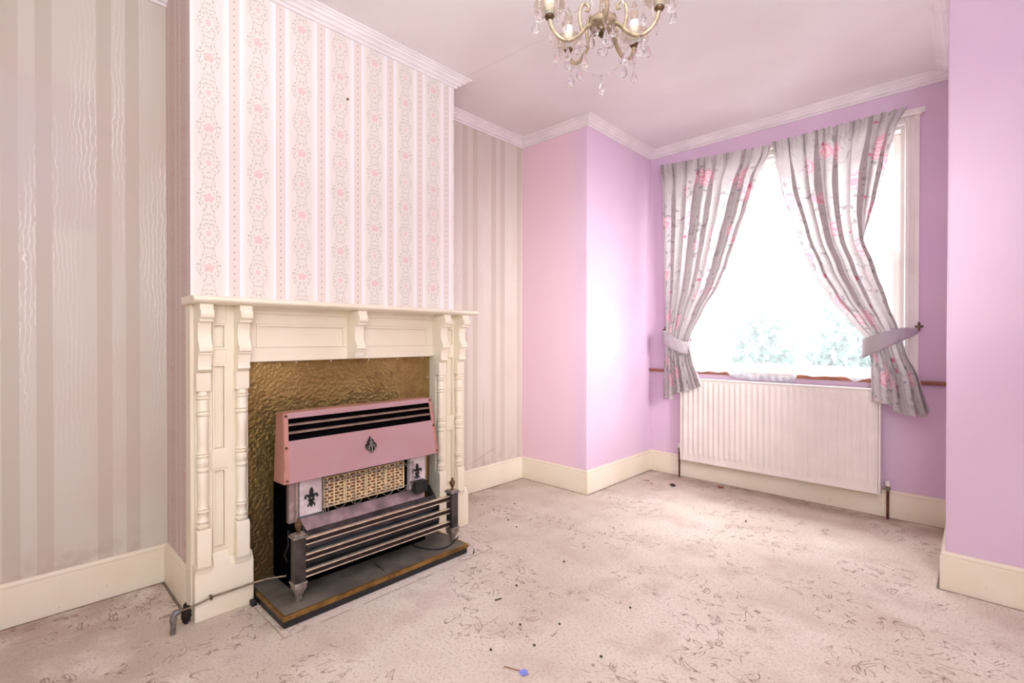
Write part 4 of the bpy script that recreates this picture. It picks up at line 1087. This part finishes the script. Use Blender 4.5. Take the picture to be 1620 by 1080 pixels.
long_prof = [(0.0008, 0.0), (0.004, -0.006), (0.0055, -0.014), (0.006, -0.026), (0.005, -0.036), (0.0008, -0.044)]
def beads(g, pts, r=0.0028):
    for p in pts: g.ball(p, r, 6, 4)
def hang(p, n, kind, rnd):
    """a little chain of beads and a drop below point p"""
    g = G(); z = p[2]
    g.tube([p, (p[0], p[1], z - 0.008 * n - 0.004)], 0.0006, 4)
    for k in range(n): g.ball((p[0], p[1], z - 0.006 - 0.0085 * k), 0.0038 if k else 0.0052, 6, 4)
    b = t.part('bead_link', g, M['crystal'], flat=True)
    zz = z - 0.0085 * n - 0.004
    prof = drop_prof if kind == 'd' else long_prof
    a = rnd.random() * 3
    sq = (1.08, 0.8) if kind == 'd' else (1.1, 0.8)
    gg = G().lathe(prof, (0, 0, 0), 8, squash=sq)
    ca, sa = cos(a), sin(a)
    gg.v = [(p[0] + x * ca - y * sa, p[1] + x * sa + y * ca, zz + q) for x, y, q in gg.v]
    t.part('crystal_drop', gg, M['crystal'], sub=b, flat=True)
rnd = random.Random(21)
angs = [math.radians(q + 43.5) for q in (190, 122, 42, -24, -96)]
RC = 0.180
cup_low = []
for a in angs:
    path = [W(0.030, a, 0.008), W(0.055, a, -0.004), W(0.085, a, -0.038), W(0.120, a, -0.055), W(0.150, a, -0.045), W(0.172, a, -0.018), W(RC, a, 0.010)]
    P = spl(path, 7)
    arm = t.part('arm', G().tube(P, [0.0068] * len(P), 10), M['armgold'], smooth=60)
    sc = spl([W(0.070, a, -0.020), W(0.078, a, 0.015), W(0.076, a, 0.050), W(0.062, a, 0.070), W(0.048, a, 0.062), W(0.050, a, 0.048), W(0.060, a, 0.050)], 6)
    t.part('scroll', G().tube(sc, [0.0065 - 0.003 * i / len(sc) for i in range(len(sc))], 8), M['armgold'], sub=arm, smooth=60)
    c = W(RC, a, 0)
    t.part('cup', G().lathe([(0.006, 0.004), (0.013, 0.009), (0.016, 0.016), (0.012, 0.021), (0.008, 0.023)], c, 16), M['bronze'], sub=arm, smooth=60)
    g = G().lathe([(0.010, 0.019), (0.026, 0.024), (0.040, 0.036), (0.049, 0.052), (0.051, 0.053), (0.043, 0.037), (0.028, 0.026), (0.010, 0.022)], c, 24)
    t.part('drip_dish', g, M['dish'], sub=arm, smooth=60)
    t.part('candle_sleeve', G().lathe([(0.014, 0.021), (0.015, 0.025), (0.015, 0.098), (0.012, 0.101), (0.006, 0.102)], c, 16), M['candle'], sub=arm, smooth=60)
    t.part('bulb', G().lathe([(0.008, 0.100), (0.013, 0.112), (0.016, 0.125), (0.014, 0.140), (0.008, 0.156), (0.002, 0.168)], c, 14), M['dish'], sub=arm, smooth=60)
    for k in range(5):
        b = a + 2 * PI * (k + .5) / 5
        p = (c[0] + 0.049 * cos(b), c[1] + 0.049 * sin(b), c[2] + 0.050)
        hang(p, 3 + (k % 2) * 2, 'd' if k % 2 == 0 else 'l', rnd)
    m_ = W(0.118, a, -0.062); hang(m_, 1, 'd', rnd)
for i in range(5):
    a, b = angs[i], angs[(i + 1) % 5]
    A = Vector(W(0.130, a, -0.050)); B = Vector(W(0.130, b, -0.050))
    pts = [A.lerp(B, k / 18) - Vector((0, 0, 0.055 * (1 - (2 * k / 18 - 1) ** 2))) for k in range(19)]
    g = G(); g.tube([tuple(p) for p in pts], 0.0006, 4); beads(g, [tuple(p) for p in pts], 0.0038)
    t.part('bead_swag', g, M['crystal'], flat=True)
    p = pts[9]; hang((p[0], p[1], p[2]), 2, 'd', rnd)
    # upper swags from the stem to each cup
    A = Vector(W(0.012, a, 0.225)); B = Vector(W(RC - 0.045, a, 0.056))
    pts = [A.lerp(B, k / 22) - Vector((0, 0, 0.085 * (1 - (2 * k / 22 - 1) ** 2))) for k in range(23)]
    g = G(); g.tube([tuple(p) for p in pts], 0.0006, 4); beads(g, [tuple(p) for p in pts], 0.0040)
    t.part('bead_swag', g, M['crystal'], flat=True)
for k in range(4):
    b = angs[0] + 0.6 + PI / 2 * k
    hang(W(0.043, b, 0.010), 1, 'd', rnd)
g = G(); g.tube([W(0, 0, -.030), W(0, 0, -0.062)], 0.0007, 4); g.ball(W(0, 0, -.048), 0.0035, 6, 4)
b = t.part('bead_link', g, M['crystal'], flat=True)
t.part('crystal_ball', G().ball(W(0, 0, -0.080), 0.0165, 12, 8), M['crystal'], sub=b, flat=True)

# ---------------------------------------------------------------- light
w = bpy.data.worlds.new('World'); SC.world = w; w.use_nodes = True
nt = w.node_tree; nt.nodes.clear()
wo = nt.nodes.new('ShaderNodeOutputWorld'); bg = nt.nodes.new('ShaderNodeBackground')
bg.inputs[0].default_value = (0.94, 0.97, 1.0, 1); bg.inputs[1].default_value = 6.5
nt.links.new(bg.outputs[0], wo.inputs[0])
def area(name, loc, target, sx, sy, power, color=(1, 1, 1), portal=False, spread=None):
    l = bpy.data.lights.new(name, 'AREA'); l.shape = 'RECTANGLE'; l.size = sx; l.size_y = sy; l.energy = power; l.color = color
    if spread: l.spread = spread
    o = bpy.data.objects.new(name, l); COL.objects.link(o); o.location = loc
    d = Vector(target) - Vector(loc); o.rotation_euler = d.to_track_quat('-Z', 'Y').to_euler()
    if portal: l.cycles.is_portal = True
    return o
area('window_portal', (-1.084, 4.06, 1.66), (-1.084, 0, 1.66), 1.5, 1.6, 1, portal=True)
area('fill_light', (0.75, -0.35, 1.75), (-2.0, 2.1, 1.1), 1.2, 1.2, 60, (0.90, 0.975, 1.0))
area('bounce_light', (-0.3, 0.4, 2.2), (-0.5, 0.6, 4), 1.2, 1.2, 33, (0.90, 0.975, 1.0))
area('side_fill', (0.85, 1.9, 1.7), (-2.05, 3.3, 1.1), 0.5, 1.0, 12, (1.0, 1.0, 1.0), spread=math.radians(56))  # unseen lamp added to brighten the left bay wall
area('daylight_lamp', (-1.0, 5.2, 3.6), (-1.1, 1.3, 0), 1.4, 1.0, 200, (0.94, 0.98, 1.0))

# ---------------------------------------------------------------- camera
f = 775.75; yaw = math.radians(43.504); pit = math.radians(0.3522); rol = math.radians(0.0486)
fw = Vector((-sin(yaw) * cos(pit), cos(yaw) * cos(pit), -sin(pit))); rt = Vector((cos(yaw), sin(yaw), 0)); up = rt.cross(fw)
r2 = rt * cos(rol) + up * sin(rol); u2 = up * cos(rol) - rt * sin(rol)
cam = bpy.data.cameras.new('camera'); co = bpy.data.objects.new('camera', cam); COL.objects.link(co)
cam.sensor_width = 36; cam.lens = f / 1620 * 36; cam.clip_start = 0.02; cam.clip_end = 100
co.matrix_world = Matrix(((r2.x, u2.x, -fw.x, 0), (r2.y, u2.y, -fw.y, 0), (r2.z, u2.z, -fw.z, 1.13), (0, 0, 0, 1)))
SC.camera = co
SC.view_settings.view_transform = 'Standard'; SC.view_settings.look = 'None'; SC.view_settings.exposure = 0.0
SC.cycles.max_bounces = 10; SC.cycles.transparent_max_bounces = 24; SC.cycles.diffuse_bounces = 5
SC.cycles.caustics_reflective = False; SC.cycles.caustics_refractive = False
SC.cycles.sample_clamp_indirect = 6.0
